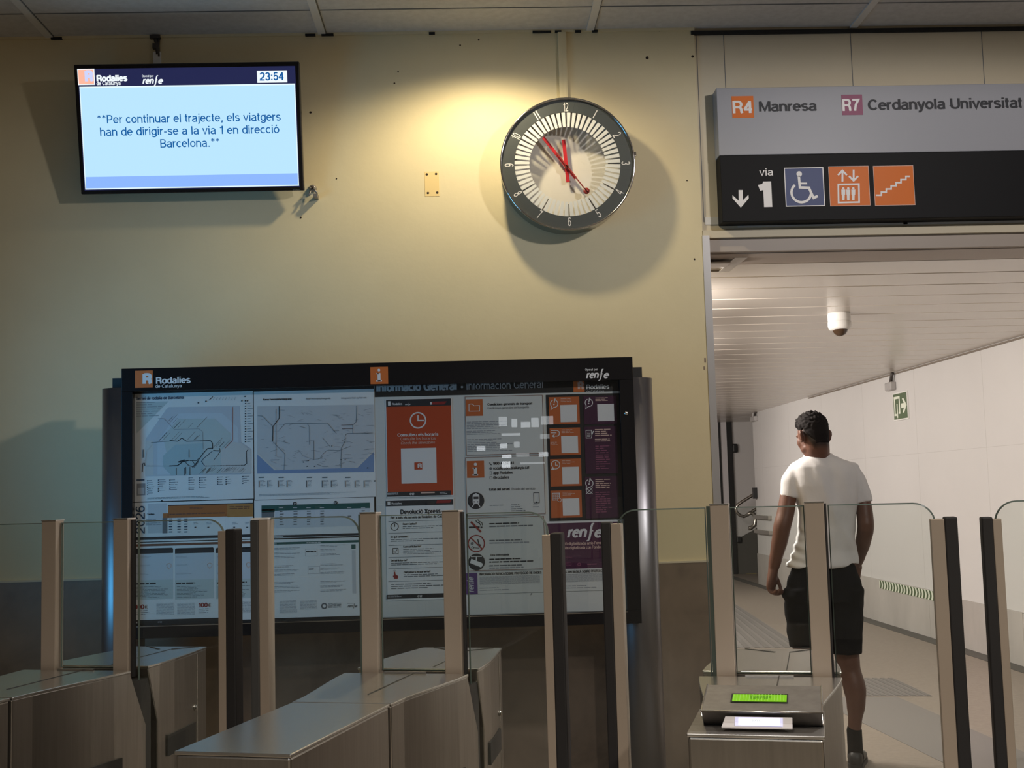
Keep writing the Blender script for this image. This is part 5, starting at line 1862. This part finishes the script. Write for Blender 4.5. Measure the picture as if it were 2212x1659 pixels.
def make_gate(u0, label, head=False, left_strip=(-.392, -.352, 1.326), right_strip=(.343, .383, 1.322), v_front=-.885, hw=.10, left_tall=False, rear_style=0):
    base = GU * u0 + GV * VG
    t = Thing('ticket_gate', label, 'ticket gate', base, -GA, 'stainless steel ticket gates')
    P_ = lambda name, mb, **k: t.part(name, mb, world=False, **k)
    # front housing, toward the camera
    m = MB()
    pts = [(-hw, v_front), (hw, v_front), (hw, -.431), (-hw, -.431)]
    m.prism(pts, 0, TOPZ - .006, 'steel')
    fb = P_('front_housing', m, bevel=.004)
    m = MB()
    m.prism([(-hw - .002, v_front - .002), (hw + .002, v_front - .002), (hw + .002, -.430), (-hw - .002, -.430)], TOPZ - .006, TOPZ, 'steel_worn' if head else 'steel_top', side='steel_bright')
    P_('front_top_plate', m, bevel=.0015)
    # middle housing with the slanted rear edge
    m = MB()
    low = [(v, w) for v, w in FRONT]
    hi = FRONT[:-1] + [(-.04, .146)]
    lowp = FRONT[:-1] + [(.028, .148)]
    m.loft([[Vector((x, y, z)) for x, y in plan(pf)] for pf, z in ((lowp, 0), (lowp, .86), (hi, TOPZ - .006))], 'steel', smooth=False)
    P_('middle_housing', m, bevel=.002)
    m = MB()
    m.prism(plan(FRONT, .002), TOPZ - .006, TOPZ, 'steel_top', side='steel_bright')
    mt = P_('middle_top_plate', m, bevel=.0015)
    m = MB()
    m.box((.018, -.33, TOPZ + .0002), (.0205, -.04, TOPZ + .0012), 'vent_dark')
    m.box((-.05, -.046, TOPZ + .0002), (.05, -.041, TOPZ + .004), 'steel_bright')
    P_('top_seam', m, parent=mt)
    # rear housing
    rr = [(.085, .146)] + REAR[1:]
    m = MB()
    m.loft([[Vector((x, y, z)) for x, y in plan(pf)] for pf, z in ((rr, 0), (rr, .86), (REAR, TOPZ - .006))], 'steel', smooth=False)
    rh = P_('rear_housing', m, bevel=.002)
    m = MB()
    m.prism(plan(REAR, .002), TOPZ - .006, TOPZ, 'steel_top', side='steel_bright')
    rt = P_('rear_top_plate', m, bevel=.0015)
    m = MB()
    R_ = Matrix.Rotation(math.radians(-46), 4, 'Z')
    for a, b in (((-.075, .424), (-.003, .349)), ((.034, .350), (.086, .403))):
        d = Vector((b[0] - a[0], b[1] - a[1]))
        nrm = Vector((-d.y, d.x)).normalized() * .003
        q = [(a[0] + nrm.x, a[1] + nrm.y), (a[0] - nrm.x, a[1] - nrm.y), (b[0] - nrm.x, b[1] - nrm.y), (b[0] + nrm.x, b[1] + nrm.y)]
        q = [(x, min(y, .408)) for x, y in q]
        m.prism(q, TOPZ + .0002, TOPZ + .0012, 'vent_dark')
    m.box((.032, .06, TOPZ + .0002), (.034, .345, TOPZ + .001), 'vent_dark')
    P_('top_slot', m, parent=rt)
    # dark slot the door leaves run in
    m = MB()
    m.box((-.142, -.035, .3), (.142, .06, TOPZ - .03), 'vent_dark')
    P_('slot_lining', m)
    # side vents and locks
    for sgn in (1, -1):
        m = MB()
        x0, x1 = sgn * .135, sgn * .1225
        a, b = (sgn * .1475, .135), (sgn * .1215, .315)
        q = [(a[0] * .93, a[1]), (a[0], a[1]), (b[0] + sgn * .0045, b[1]), (b[0] * .93, b[1])]
        if sgn < 0:
            q = q[::-1]
        m.prism(q, .762, .814, 'vent_dark')
        P_('vent', m, label='dark vent grille')
        m = MB()
        q = [(sgn * .10, -.245), (sgn * .1258, -.245), (sgn * .1475, -.075), (sgn * .10, -.075)]
        m.prism(q[::sgn], .72, .803, 'vent_dark')
        P_('vent', m, label='dark vent grille')
        m = MB()
        m.lathe([(.008, 0), (.008, .006), (.005, .009), (.001, .009)], (sgn * .118, .318, .85), (sgn, .45, 0), 'chrome', n=14)
        P_('lock', m)
        m = MB()
        m.box((sgn * .1175, .335, .3), (sgn * .1195, .337, TOPZ - .01), 'steel_bright')
        P_('door_edge', m)
    # uprights
    lp, rp = (-.112, -.072), (.088, .128)
    for (a, b), sgn in ((lp, -1), (rp, 1)):
        m = MB()
        m.box((a, -.022, TOPZ - .02), (b, .012, 1.362), 'steel_post', bevel=.0015)
        m.box((a - .0005, -.024, 1.362), (b + .0005, .014, 1.3645), 'steel_bright')
        edge = a if sgn < 0 else b
        m.box((edge - .009 if sgn < 0 else edge, -.008, TOPZ - .02), (edge if sgn < 0 else edge + .005, .008, 1.36), 'glass_edge' if sgn < 0 else 'rubber')
        P_('upright', m)

    def pane(name, a, b, z0, z1, y, round_side=0, rad=.045):
        pts = [(a, z0), (b, z0)]
        if round_side > 0:
            pts += [(b - rad + rad * math.cos(k * math.pi / 16), z1 - rad + rad * math.sin(k * math.pi / 16)) for k in range(9)]
        else:
            pts += [(b, z1)]
        if round_side < 0:
            pts += [(a + rad - rad * math.sin(k * math.pi / 16), z1 - rad + rad * math.cos(k * math.pi / 16)) for k in range(9)]
        else:
            pts += [(a, z1)]
        n = len(pts)
        mb = MB()
        ins = []
        for i in range(n):
            p, q, r = Vector(pts[i - 1]), Vector(pts[i]), Vector(pts[(i + 1) % n])
            e = ((q - p).normalized() + (r - q).normalized()).normalized()
            ins.append((q.x - e.y * .0032, q.y + e.x * .0032))
        lay = [[(x, y - .004, z) for x, z in ins], [(x, y - .001, z) for x, z in pts], [(x, y + .001, z) for x, z in pts], [(x, y + .004, z) for x, z in ins]]
        mb.add([p for q in lay for p in q], [list(range(n)), list(range(4 * n - 1, 3 * n - 1, -1))], 'pane_glass')
        k = mb.mi('glass_edge')
        for lv in range(3):
            for i in range(n):
                j = (i + 1) % n
                mb.f.append([lv * n + i, (lv + 1) * n + i, (lv + 1) * n + j, lv * n + j])
                mb.m.append(k)
                mb.smooth.append(False)
        return P_(name, mb)

    pane('fixed_pane', lp[1] + .001, rp[0] - .001, TOPZ, 1.357, .0)
    for sgn, strip in ((-1, left_strip), (1, right_strip)):
        if strip is None:
            continue
        a, b, zt = strip
        tall = sgn < 0 and left_tall
        inner = lp[0] - .012 if sgn < 0 else rp[1] + .008
        if sgn < 0:
            g = pane('door_pane', b - .012, inner, .30, 1.357, .012, 1 if tall else -1)
        else:
            g = pane('door_pane', inner, a + .012, .30, 1.357, .012, 1)
        m = MB()
        x0, x1 = (a + .018, b) if sgn < 0 else (a, b - .022)
        m.box((x0, -.004, .28), (x1, .030, zt), 'steel_post', bevel=.001)
        if tall:
            m.box((a - .002, -.006, zt), (b + .001, .032, zt + .004), 'white_plastic')
        t.part('door_edge_strip', m, world=False, parent=g)
        m = MB()
        x0, x1 = (a - .004, a + .018) if sgn < 0 else (b - .022, b + .004)
        m.box((x0, -.006, .28), (x1, .034, zt - .001 if tall else zt + .004), 'rubber_grey' if tall else 'rubber', bevel=.003)
        t.part('rubber_seal', m, world=False, parent=g)

    if head:
        # validator head on the front housing
        def lz(x, y, z):
            p = onz(x, y, z) - base
            return p.dot(GU), p.dot(GV)
        vb = lz(1640, 1567, TOPZ)[1]
        v2 = lz(1640, 1538, 1.030)[1]
        v3 = max(lz(1640, 1480, 1.052)[1], v2 + .08)
        hx0, hx1 = -hw - .002, hw + .010
        hx0 = lz(1510, 1540, 1.03)[0]
        hx1 = lz(1778, 1540, 1.03)[0]
        prof = [(vb, TOPZ), (v2, 1.030), (v3, 1.052), (v3 + .02, TOPZ)]
        m = MB()
        vs = [(hx0, y, z) for y, z in prof] + [(hx1, y, z) for y, z in prof]
        m.add(vs, [(3, 2, 1, 0), (4, 5, 6, 7)] + [(i, 4 + i, 4 + (i + 1) % 4, (i + 1) % 4)[::-1] for i in range(4)], 'steel_worn')
        hd = P_('validator_head', m, bevel=.002)
        m = MB()
        for x in (hx0, hx1 - .003):
            m.tube([(x + .0015, prof[0][0], prof[0][1]), (x + .0015, prof[1][0], prof[1][1]), (x + .0015, prof[2][0], prof[2][1])], .0016, 'steel_bright', n=6)
        m.tube([(hx0, v2 - .0005, 1.0305), (hx1, v2 - .0005, 1.0305)], .0013, 'steel_bright', n=6)
        t.part('head_edge', m, world=False, parent=hd)
        # green display on the sloping face
        n_ = Vector((0, -(1.052 - 1.030), v3 - v2)).normalized()
        upv = Vector((0, v3 - v2, 1.052 - 1.030)).normalized()
        Rw = Matrix.Rotation(-GA, 3, 'Z')
        pw = base + Rw @ Vector((0, v2, 1.030))
        q = Surf(pw, GU, Rw @ upv)
        q.lift = .0008
        q.rect(1581, 1499, 1703, 1518, 'rubber', 1)
        q.rect(1584, 1502, 1700, 1517, 'lcd_green', 3)
        for k in range(17):
            x = 1586 + k * 6.7
            q.rect(x, 1502.5, x + .9, 1516.5, 'lcd_light', 4)
        rnd_ = random.Random(3)
        for k in list(range(5, 12)):
            for c in range(4):
                q.rect(1588 + k * 6.7 + c * 1.3, 1504 + rnd_.uniform(0, 4), 1588.8 + k * 6.7 + c * 1.3, 1515 - rnd_.uniform(0, 4), 'lcd_dark', 5)
        t.part('display', q.mb, parent=hd, label='green lit text display')
        # contactless reader plate, tilted toward the user
        zb, zf = 1.0215, 1.0085
        yb, ya = v2 + .004, lz(1640, 1571, zf)[1]
        xa, xb, xc = lz(1558, 1570, zf)[0], lz(1712, 1571, zf)[0], lz(1567, 1546, zb)[0]
        m = MB()
        vs = [(xa, ya, zf - .003), (xb, ya, zf - .003), (xb, yb, zb - .003), (xc, yb, zb - .003), (xa, ya, zf), (xb, ya, zf), (xb, yb, zb), (xc, yb, zb)]
        m.add(vs, [(3, 2, 1, 0), (4, 5, 6, 7), (0, 1, 5, 4), (1, 2, 6, 5), (2, 3, 7, 6), (3, 0, 4, 7)], 'reader_plate')
        rp_ = t.part('card_reader', m, world=False, bevel=.0006)
        q = Surf(base + Rw @ Vector((0, ya, zf)), GU, Rw @ Vector((0, yb - ya, zb - zf)).normalized())
        q.lift = .0005
        q.rect(1588, 1549.5, 1691, 1568.5, 'reader_halo', 1)
        q.rect(1596, 1552, 1684, 1566.5, 'reader_glow', 2)
        for k in range(4):
            q.ribbon([(1625 + k * 4.5, 1556), (1627.5 + k * 4.5, 1558.5), (1625 + k * 4.5, 1561)], .9, 'ink_blue', 4)
        q.frame(1643, 1556, 1653, 1561, .7, 'ink_mid', 4)
        t.part('glowing_window', q.mb, parent=rp_)
    return t


make_gate(-1.772, 'leftmost steel ticket gate, cut off by the left edge of the photo', left_strip=(-.395, -.352, 1.326), right_strip=(.360, .402, 1.328))
make_gate(-.928, 'middle steel ticket gate with a long plain top standing before the black board', right_strip=(.317, .358, 1.304), left_strip=(-.395, -.353, 1.353), left_tall=True)
make_gate(-.120, 'steel ticket gate with green display and glowing card reader', head=True, hw=.108, v_front=-.655, right_strip=(.343, .392, 1.322), left_strip=(-.352, -.311, 1.326))
make_gate(.705, 'rightmost steel ticket gate, only its left glass leaf with black seal in view', left_strip=(-.378, -.343, 1.320))

# ------------------------------------------------------------------ the walking person
PYD = 6.10
W_ = lambda x, y, dy=0.0: ony(x, y, PYD + dy)
S_ = 6.10 / F_PX                         # metres per pixel at the person


def ell(c, ax, ay, n=24, p=2.0):
    """superellipse ring about c spanned by the half axes ax and ay"""
    out = []
    for k in range(n):
        t = 2 * math.pi * k / n
        ct, st = math.cos(t), math.sin(t)
        out.append(c + ax * math.copysign(abs(ct) ** (2 / p), ct) + ay * math.copysign(abs(st) ** (2 / p), st))
    return out


def limb(mb, pts, mat, n=20, end=True):
    """tapered round limb through (point, radius[, flattening])"""
    path = [Vector(p[0]) for p in pts]
    rad = [p[1] for p in pts]
    dense, rr = [], []
    for i in range(len(path) - 1):
        for k in range(4):
            u = k / 4
            a = path[max(i - 1, 0)]
            b, c = path[i], path[i + 1]
            d = path[min(i + 2, len(path) - 1)]
            q = .5 * ((2 * b) + (c - a) * u + (2 * a - 5 * b + 4 * c - d) * u * u + (3 * b - a - 3 * c + d) * u ** 3)
            dense.append(q)
            us = u * u * (3 - 2 * u)
            rr.append(rad[i] * (1 - us) + rad[i + 1] * us)
    dense.append(path[-1])
    rr.append(rad[-1])
    if end:                              # rounded ends
        t0 = (dense[0] - dense[1]).normalized()
        t1 = (dense[-1] - dense[-2]).normalized()
        dense = [dense[0] + t0 * rr[0] * .8, dense[0] + t0 * rr[0] * .5] + dense + [dense[-1] + t1 * rr[-1] * .5, dense[-1] + t1 * rr[-1] * .8]
        rr = [rr[0] * .45, rr[0] * .85] + rr + [rr[-1] * .85, rr[-1] * .45]
    mb.tube(dense, rr, mat, n)


def blob(mb, c, rx, ry, rz, mat, R=None, seg=28):
    bm = bmesh.new()
    bmesh.ops.create_uvsphere(bm, u_segments=seg, v_segments=seg // 2, radius=1)
    M4 = Matrix.Translation(c) @ (R.to_4x4() if R else Matrix()) @ Matrix.Diagonal((rx, ry, rz, 1))
    mb.from_bm(bm, mat, M4, smooth=True)


def fuse(mb, voxel, smooth=3, fn=None):
    """fuse overlapping closed volumes into one continuous skin"""
    ob = mb.build('fuse')
    r = ob.modifiers.new('r', 'REMESH')
    r.mode = 'VOXEL'
    r.voxel_size = voxel
    r.use_smooth_shade = True
    if smooth:
        sm = ob.modifiers.new('s', 'SMOOTH')
        sm.factor = .5
        sm.iterations = smooth
    bpy.context.view_layer.update()
    me = bpy.data.meshes.new_from_object(ob.evaluated_get(bpy.context.evaluated_depsgraph_get()))
    bpy.data.objects.remove(ob)
    out = MB()
    vs = [v.co.copy() for v in me.vertices]
    ns = [v.normal.copy() for v in me.vertices]
    if fn:
        vs = [fn(a, b) for a, b in zip(vs, ns)]
    out.add(vs, [list(p.vertices) for p in me.polygons], mb.mats[0], True)
    bpy.data.meshes.remove(me)
    return out


person = Thing('person', 'person in white t-shirt and black shorts walking away down the passage', 'person', W_(1800, 1648) * 1.0)
person.T.translation.z = 0
person.o.matrix_world = person.T

# head frame: looking away from the camera, turned to the left and bowed a little
hc = W_(1755, 940, -.01)
HS = .93
Rh = (Matrix.Rotation(math.radians(19), 3, 'Z') @ Matrix.Rotation(math.radians(-18), 3, 'X')) * HS
H = lambda x, y, z: hc + Rh @ Vector((x, y, z))
body = MB()
blob(body, H(0, -.008, .018), .073, .093, .088, 'skin', Rh)              # skull
blob(body, H(0, .030, -.045), .062, .066, .068, 'skin', Rh)              # face
blob(body, H(0, .046, -.082), .040, .040, .028, 'skin', Rh)              # chin
blob(body, H(0, .072, .022), .054, .026, .016, 'skin', Rh)               # brow
blob(body, H(0, .089, -.024), .013, .016, .012, 'skin', Rh)              # nose tip
limb(body, [(H(0, .083, .012), .008), (H(0, .091, -.022), .010)], 'skin')
blob(body, H(0, .080, -.056), .023, .011, .006, 'skin', Rh, 16)          # lips
blob(body, H(0, .078, -.066), .020, .011, .007, 'skin', Rh, 16)
for sx in (-1, 1):
    blob(body, H(sx * .036, .050, -.022), .030, .034, .036, 'skin', Rh)  # cheek
    blob(body, H(sx * .036, .022, -.068), .028, .046, .026, 'skin', Rh)  # jaw
    Re = Rh @ Matrix.Rotation(math.radians(sx * 38), 3, 'Z')
    blob(body, H(sx * .086, -.018, -.010), .0085, .021, .035, 'skin', Re, 18)     # ear
    limb(body, [(H(sx * .090, -.030, .018), .0055), (H(sx * .099, -.035, -.004), .0055), (H(sx * .086, -.022, -.034), .005)], 'skin', 10)
    blob(body, H(sx * .076, .004, -.034), .006, .008, .009, 'skin', Rh, 12)      # lobe
nb = W_(1766, 996, .0)
limb(body, [(H(0, -.018, -.02), .060), (H(0, -.022, -.07), .0585), (nb + Vector((0, .01, 0)), .063), (nb + Vector((0, .01, -.05)), .075)], 'skin')
limb(body, [(nb + Vector((0, .01, -.01)), .05), (W_(1728, 1016, 0), .030), (W_(1712, 1036, 0), .034)], 'skin')
limb(body, [(nb + Vector((0, .01, -.01)), .05), (W_(1820, 1016, 0), .034), (W_(1850, 1036, 0), .034)], 'skin')
# trunk
rows = [(1020, 1774, 48, .085), (1050, 1778, 62, .105), (1085, 1782, 56, .108), (1130, 1782, 52, .102), (1170, 1780, 52, .100), (1210, 1778, 58, .108), (1250, 1778, 66, .118), (1290, 1778, 64, .105)]
body.loft([ell(W_(cx, y), Vector((hw * S_ * .93, 0, 0)), Vector((0, d * .93, 0)), 28, 2.4) for y, cx, hw, d in rows][::-1], 'skin')
# arms
le = W_(1690, 1136, -.03)
limb(body, [(W_(1709, 1040), .038), (W_(1703, 1070, -.01), .041), (W_(1697, 1108, -.02), .0435), (le, .044), (W_(1685, 1165, -.02), .041), (W_(1676, 1205, .0), .033), (W_(1670, 1231, .01), .0255)], 'skin')
re_ = W_(1870, 1140, -.05)
limb(body, [(W_(1855, 1040), .037), (W_(1864, 1080, -.02), .038), (W_(1868, 1112, -.035), .041), (re_, .041), (W_(1864, 1172, .03), .038), (W_(1857, 1200, .10), .030), (W_(1850, 1222, .16), .023)], 'skin')


def hand_at(wrist, down, side, fwd, curl, mat='skin'):
    """palm, four fingers and thumb; down = toward the finger tips, side = toward the thumb, fwd = the way the palm faces"""
    d, s_, f_ = down.normalized(), side.normalized(), fwd.normalized()
    L = .094
    rings = []
    for u, wd, th in ((-.012, .026, .023), (.02, .033, .0215), (.05, .040, .020), (.08, .041, .017), (L, .036, .013)):
        rings.append(ell(wrist + d * u, s_ * wd, f_ * th, 20, 2.5))
    body.loft(rings, mat)
    for k, (off, ln, r) in enumerate(((.030, .070, .0094), (.010, .076, .0096), (-.010, .071, .0093), (-.029, .057, .0085))):
        p = wrist + d * (L - .006) + s_ * off
        pts, ang, dirv = [(p - d * .02, r), (p, r)], curl[k] * .55, d
        q = p
        for seg, rr in ((.44, r), (.31, r * .94), (.25, r * .84)):
            v = d * math.cos(ang) + f_ * math.sin(ang)
            q = q + v * ln * seg
            pts.append((q, rr))
            ang += curl[k] * .75
        limb(body, pts, mat, 12)
    p = wrist + d * .022 + s_ * .026
    q1 = p + d * .030 + s_ * .020 + f_ * .012
    q2 = q1 + d * .030 + s_ * .008 + f_ * .012
    q3 = q2 + d * .022 - s_ * .004 + f_ * .010
    limb(body, [(p - d * .01 - s_ * .006, .013), (p, .0125), (q1, .0108), (q2, .0098), (q3, .0085)], mat, 12)


wr = W_(1670, 1233, .01)
hand_at(wr, Vector((-.16, .05, -1)), Vector((.62, .78, .0)), Vector((.80, -.60, -.10)), (1.25, 1.35, 1.4, 1.4))
wr2 = W_(1849, 1224, .165)
hand_at(wr2, Vector((-.15, .55, -.8)), Vector((-.6, .6, .5)), Vector((-.8, -.3, -.1)), (.8, .9, 1.0, 1.0))
# legs
fr_ = Vector((1.905, 6.16, 0))
limb(body, [(W_(1812, 1270), .085), (W_(1822, 1350, .0), .076), (W_(1830, 1420, -.01), .060), (W_(1836, 1450, -.01), .054), (W_(1846, 1486, -.03), .055), (W_(1849, 1520, -.02), .046), (W_(1847, 1556, .0), .034), (W_(1846, 1584, .01), .031), (W_(1847, 1625, .02), .034)], 'skin')
lf = W_(1742, 1648, .30)
lf.z = 0
limb(body, [(W_(1744, 1270), .085), (W_(1741, 1340, .06), .076), (W_(1738, 1405, .13), .060), (W_(1738, 1430, .14), .054), (W_(1738, 1480, .16), .055), (W_(1740, 1530, .22), .042), (Vector((lf.x, lf.y - .02, .12)), .032), (Vector((lf.x, lf.y - .01, .06)), .034)], 'skin')
sk = fuse(body, .0052, 4)
Ri = Rh.inverted()
sm = lambda x: max(0.0, min(1.0, x)) ** 2 * (3 - 2 * max(0.0, min(1.0, x)))
stubble = []                                        # cropped hair that thins out down the nape and behind the ears
for v in sk.v:
    q = Ri @ (v - hc)
    ang = abs(math.atan2(q.x, q.y))
    low = -.118 + .075 * sm((2.55 - ang) / .6)
    stubble.append(sm((q.z - low) / .045) * sm((ang - 1.75) / .25) * (1.0 if abs(q.x) < .078 else 0.0) if q.length < .19 else 0.0)
bo = person.part('body', sk)
at = bo.data.attributes.new('stubble', 'FLOAT', 'POINT')
at.data.foreach_set('value', stubble)
nt = MATS['skin'].node_tree
bs = nt.nodes['Principled BSDF']
src = bs.inputs['Base Color'].links[0].from_socket
an = nt.nodes.new('ShaderNodeAttribute')
an.attribute_name = 'stubble'
mxn = nt.nodes.new('ShaderNodeMix')
mxn.data_type = 'RGBA'
nt.links.new(an.outputs['Fac'], mxn.inputs['Factor'])
nt.links.new(src, mxn.inputs['A'])
mxn.inputs['B'].default_value = (.022, .014, .011, 1)
nt.links.new(mxn.outputs['Result'], bs.inputs['Base Color'])
# eyes
for sx in (-1, 1):
    m = MB()
    blob(m, H(sx * .030, .080, .004), .011, .011, .009, 'eye_white', Rh, 14)
    blob(m, H(sx * .030, .0885, .004), .005, .004, .005, 'hair', Rh, 10)
    person.part('eye', m)
# hair: short on the sides, longer and tousled on top
m = MB()
bm = bmesh.new()
bmesh.ops.create_uvsphere(bm, u_segments=120, v_segments=90, radius=1)
bm.verts.index_update()
for v in bm.verts:
    dv = v.co.normalized()
    # hair line: low at the nape, above the ears at the sides, high on the forehead
    az = math.atan2(dv.x, dv.y)                     # 0 = face
    a = abs(az)
    knots = ((0, .58), (.75, .58), (1.15, .20), (1.40, .02), (1.60, -.18), (1.78, .02), (2.0, -.45), (2.4, -.80), (3.2, -.88))
    line = next(y0 + (y1 - y0) * (a - x0) / (x1 - x0) for (x0, y0), (x1, y1) in zip(knots, knots[1:]) if x0 <= a <= x1)
    t = (dv.z - line) / .50
    t = max(0.0, min(1.0, t + .12))
    t = t * t * (3 - 2 * t)
    topn = max(0.0, dv.z + .1)
    thick = .002 + .004 * t + .015 * t * topn
    nz = noise.noise(dv * 8) * .011 + noise.noise(dv * 17) * .004
    thick += nz * t * (topn + .15)
    if dv.y > .2 and dv.z > .35:
        thick += .022 * t * dv.y
    k = -.010 * max(0, 1 - t * 3) + thick * min(1, t * 3)
    back = max(0.0, min(1.0, (a - 1.95) / .5))
    k -= .012 * back * max(0.0, min(1.0, (-dv.z - .62) / .2))
    z = dv.z * .088 * (1 + (.50 * back if dv.z < 0 else 0))
    p = Vector((dv.x * .073, dv.y * .093, z))
    if z < 0 and back > 0:
        rxy = math.hypot(p.x, p.y + .012)
        want = max(rxy, .0655 * back)
        f = (want + k) / max(rxy, 1e-5)
        v.co = Vector((p.x * f, (p.y + .012) * f - .012, p.z + dv.z * k))
    else:
        v.co = p + dv * k
MT = Matrix.Translation(H(0, -.008, .018)) @ Rh.to_4x4()
bm.verts.index_update()
hv = [MT @ v.co for v in bm.verts]
m.add(hv, [[v.index for v in f.verts] for f in bm.faces], 'hair', True)
bm.free()
person.part('hair', m)

# t-shirt
sh = MB()
rows = [(984, 1768, 29, .062), (990, 1770, 42, .074), (998, 1774, 57, .088), (1008, 1776, 69, .102), (1024, 1778, 74, .112), (1048, 1780, 73, .120), (1076, 1784, 66, .120), (1100, 1786, 62, .118), (1130, 1786, 60, .113), (1160, 1783, 62, .112), (1190, 1778, 67, .116), (1212, 1778, 75, .130), (1222, 1778, 76, .133)]
sh.loft([ell(W_(cx, y - (cx - 1775) * 0), Vector((hw * S_, 0, hw * S_ * .02)), Vector((0, d, 0)), 36, 2.5) for y, cx, hw, d in rows][::-1], 'cotton_white')
limb(sh, [(W_(1724, 1023), .054), (W_(1711, 1036, -.005), .054), (W_(1706, 1058, -.01), .0495), (W_(1704, 1075, -.012), .0475)], 'cotton_white', 24, end=False)
limb(sh, [(W_(1834, 1023), .054), (W_(1848, 1036, -.008), .053), (W_(1859, 1062, -.018), .048), (W_(1865, 1085, -.022), .0445)], 'cotton_white', 24, end=False)
limb(sh, [(W_(1748, 1001), .040), (W_(1720, 1017), .046)], 'cotton_white', 20)
limb(sh, [(W_(1796, 1000), .040), (W_(1840, 1017), .046)], 'cotton_white', 20)
c0 = W_(1780, 1120)


def folds(v, n):
    x, z = (v.x - c0.x), (v.z - c0.z)
    low = max(0.0, min(1.0, (.02 - z) / .25))
    d = .006 * noise.noise(Vector((x * 9, v.y * 7, z * 5))) + .007 * noise.noise(Vector((x * 22 + z * 8, v.y * 9, z * 9 - x * 6)))
    d += .009 * low * math.sin(x * 26 + z * 19 + 3 * noise.noise(Vector((x * 5, 0, z * 5))))
    left = max(0.0, min(1.0, (-.06 - x) / .08))
    d += left * low * .0055 * math.sin(z * 120 + x * 50)
    # folds that fall from between the shoulder blades
    mid = math.exp(-((z - .13) / .12) ** 2)
    d += .008 * mid * math.sin((x + z * .35) * 48) * math.exp(-(x / .12) ** 2)
    return v + n * d


person.part('t_shirt', fuse(sh, .0062, 4, folds), label='white short-sleeved t-shirt')
m = MB()
ring = [W_(1769, 985) + Vector((.0685 * math.cos(t), .006 + .066 * math.sin(t), .020 * math.sin(t) + .004 * math.cos(t) - .004)) for t in [2 * math.pi * k / 40 for k in range(41)]]
m.tube(ring, .0085, 'cotton_white', 10, caps=False)
person.part('collar', m)
m = MB()
ring = [W_(1765, 980) + Vector((.0645 * math.cos(t), .006 + .061 * math.sin(t), .024 * math.sin(t) + .004)) for t in [2 * math.pi * k / 40 for k in range(41)]]
m.tube(ring, .0013, 'steel_bright', 8, caps=False)
person.part('necklace', m)

# shorts
st = MB()
rows = [(1204, 1777, 62, .098), (1226, 1778, 68, .110), (1258, 1779, 79, .128), (1296, 1779, 82, .124)]
st.loft([ell(W_(cx, y), Vector((hw * S_, 0, 0)), Vector((0, d, 0)), 32, 2.4) for y, cx, hw, d in rows][::-1], 'black_cloth')


def leg_cloth(rws):
    st.loft([ell(W_(cx, y, dy), Vector((hw * S_, 0, 0)), Vector((0, d, 0)), 28, 2.3) for y, cx, hw, d, dy in rws][::-1], 'black_cloth')


leg_cloth([(1270, 1737, 42, .115, .0), (1310, 1736, 41, .108, .03), (1355, 1736, 36, .095, .08), (1397, 1737, 31, .086, .13)])
leg_cloth([(1270, 1820, 42, .118, .0), (1310, 1821, 41, .108, .0), (1360, 1824, 37, .095, -.005), (1411, 1827, 32, .088, -.01)])
c1 = W_(1778, 1300)


def shorts_folds(v, n):
    x, z = v.x - c1.x, v.z - c1.z
    d = .004 * noise.noise(Vector((x * 14, v.y * 9, z * 8))) + .003 * noise.noise(Vector((x * 30, v.y * 12, z * 20)))
    left = max(0.0, min(1.0, (-.12 - x) / .06))
    d += left * (.008 * math.exp(-((z - .038) / .018) ** 2) - .006 * math.exp(-((z - .008) / .012) ** 2) + .002 * math.sin(z * 70))
    return v + n * d


person.part('shorts', fuse(st, .0065, 3, shorts_folds), label='black knee-length shorts')


# socks and shoes
def shoe(toe_dir, heel, name):
    t = Vector(toe_dir).normalized()
    s_ = Vector((t.y, -t.x, 0))
    m = MB()
    rr = []
    for u, wd, ht in ((-.022, .018, .045), (-.012, .030, .066), (.02, .036, .085), (.06, .037, .088), (.10, .040, .070), (.15, .046, .052), (.20, .046, .043), (.235, .036, .034), (.255, .018, .022)):
        c = heel + t * u
        ring = []
        for k in range(24):
            a = 2 * math.pi * k / 24
            ca, sa = math.cos(a), math.sin(a)
            ring.append(c + s_ * wd * math.copysign(abs(ca) ** .75, ca) + Vector((0, 0, max(.012, ht / 2 + .012 + (ht / 2) * math.copysign(abs(sa) ** .8, sa)))))
        rr.append(ring)
    m.loft(rr, 'shoe_black')
    o = person.part('shoe', m)
    m = MB()
    pts = []
    for u, wd in ((-.026, .012), (-.02, .024), (.0, .036), (.06, .038), (.12, .043), (.18, .049), (.22, .044), (.25, .028), (.262, .010)):
        pts.append((u, wd))
    loop = [heel + t * u + s_ * w_ for u, w_ in pts] + [heel + t * u - s_ * w_ for u, w_ in pts[::-1]]
    if sum(loop[i].x * loop[(i + 1) % len(loop)].y - loop[(i + 1) % len(loop)].x * loop[i].y for i in range(len(loop))) < 0:
        loop = loop[::-1]
    m.prism([(p.x, p.y) for p in loop], .0, .022, 'rubber')
    person.part('sole', m, parent=o)
    m = MB()
    limb(m, [(heel + t * .035 + Vector((0, 0, .05)), .040), (heel + t * .030 + Vector((0, 0, .10)), .037), (heel + t * .024 + Vector((0, 0, .165)), .0365), (heel + t * .022 + Vector((0, 0, .185)), .037)], 'black_cloth', 20)
    person.part('sock', m)


ra = W_(1847, 1600, .02)
shoe((.34, .9, 0), Vector((ra.x - .012, ra.y - .030, 0)), 'right')
shoe((-.1, 1, 0), Vector((lf.x, lf.y - .045, 0)), 'left')
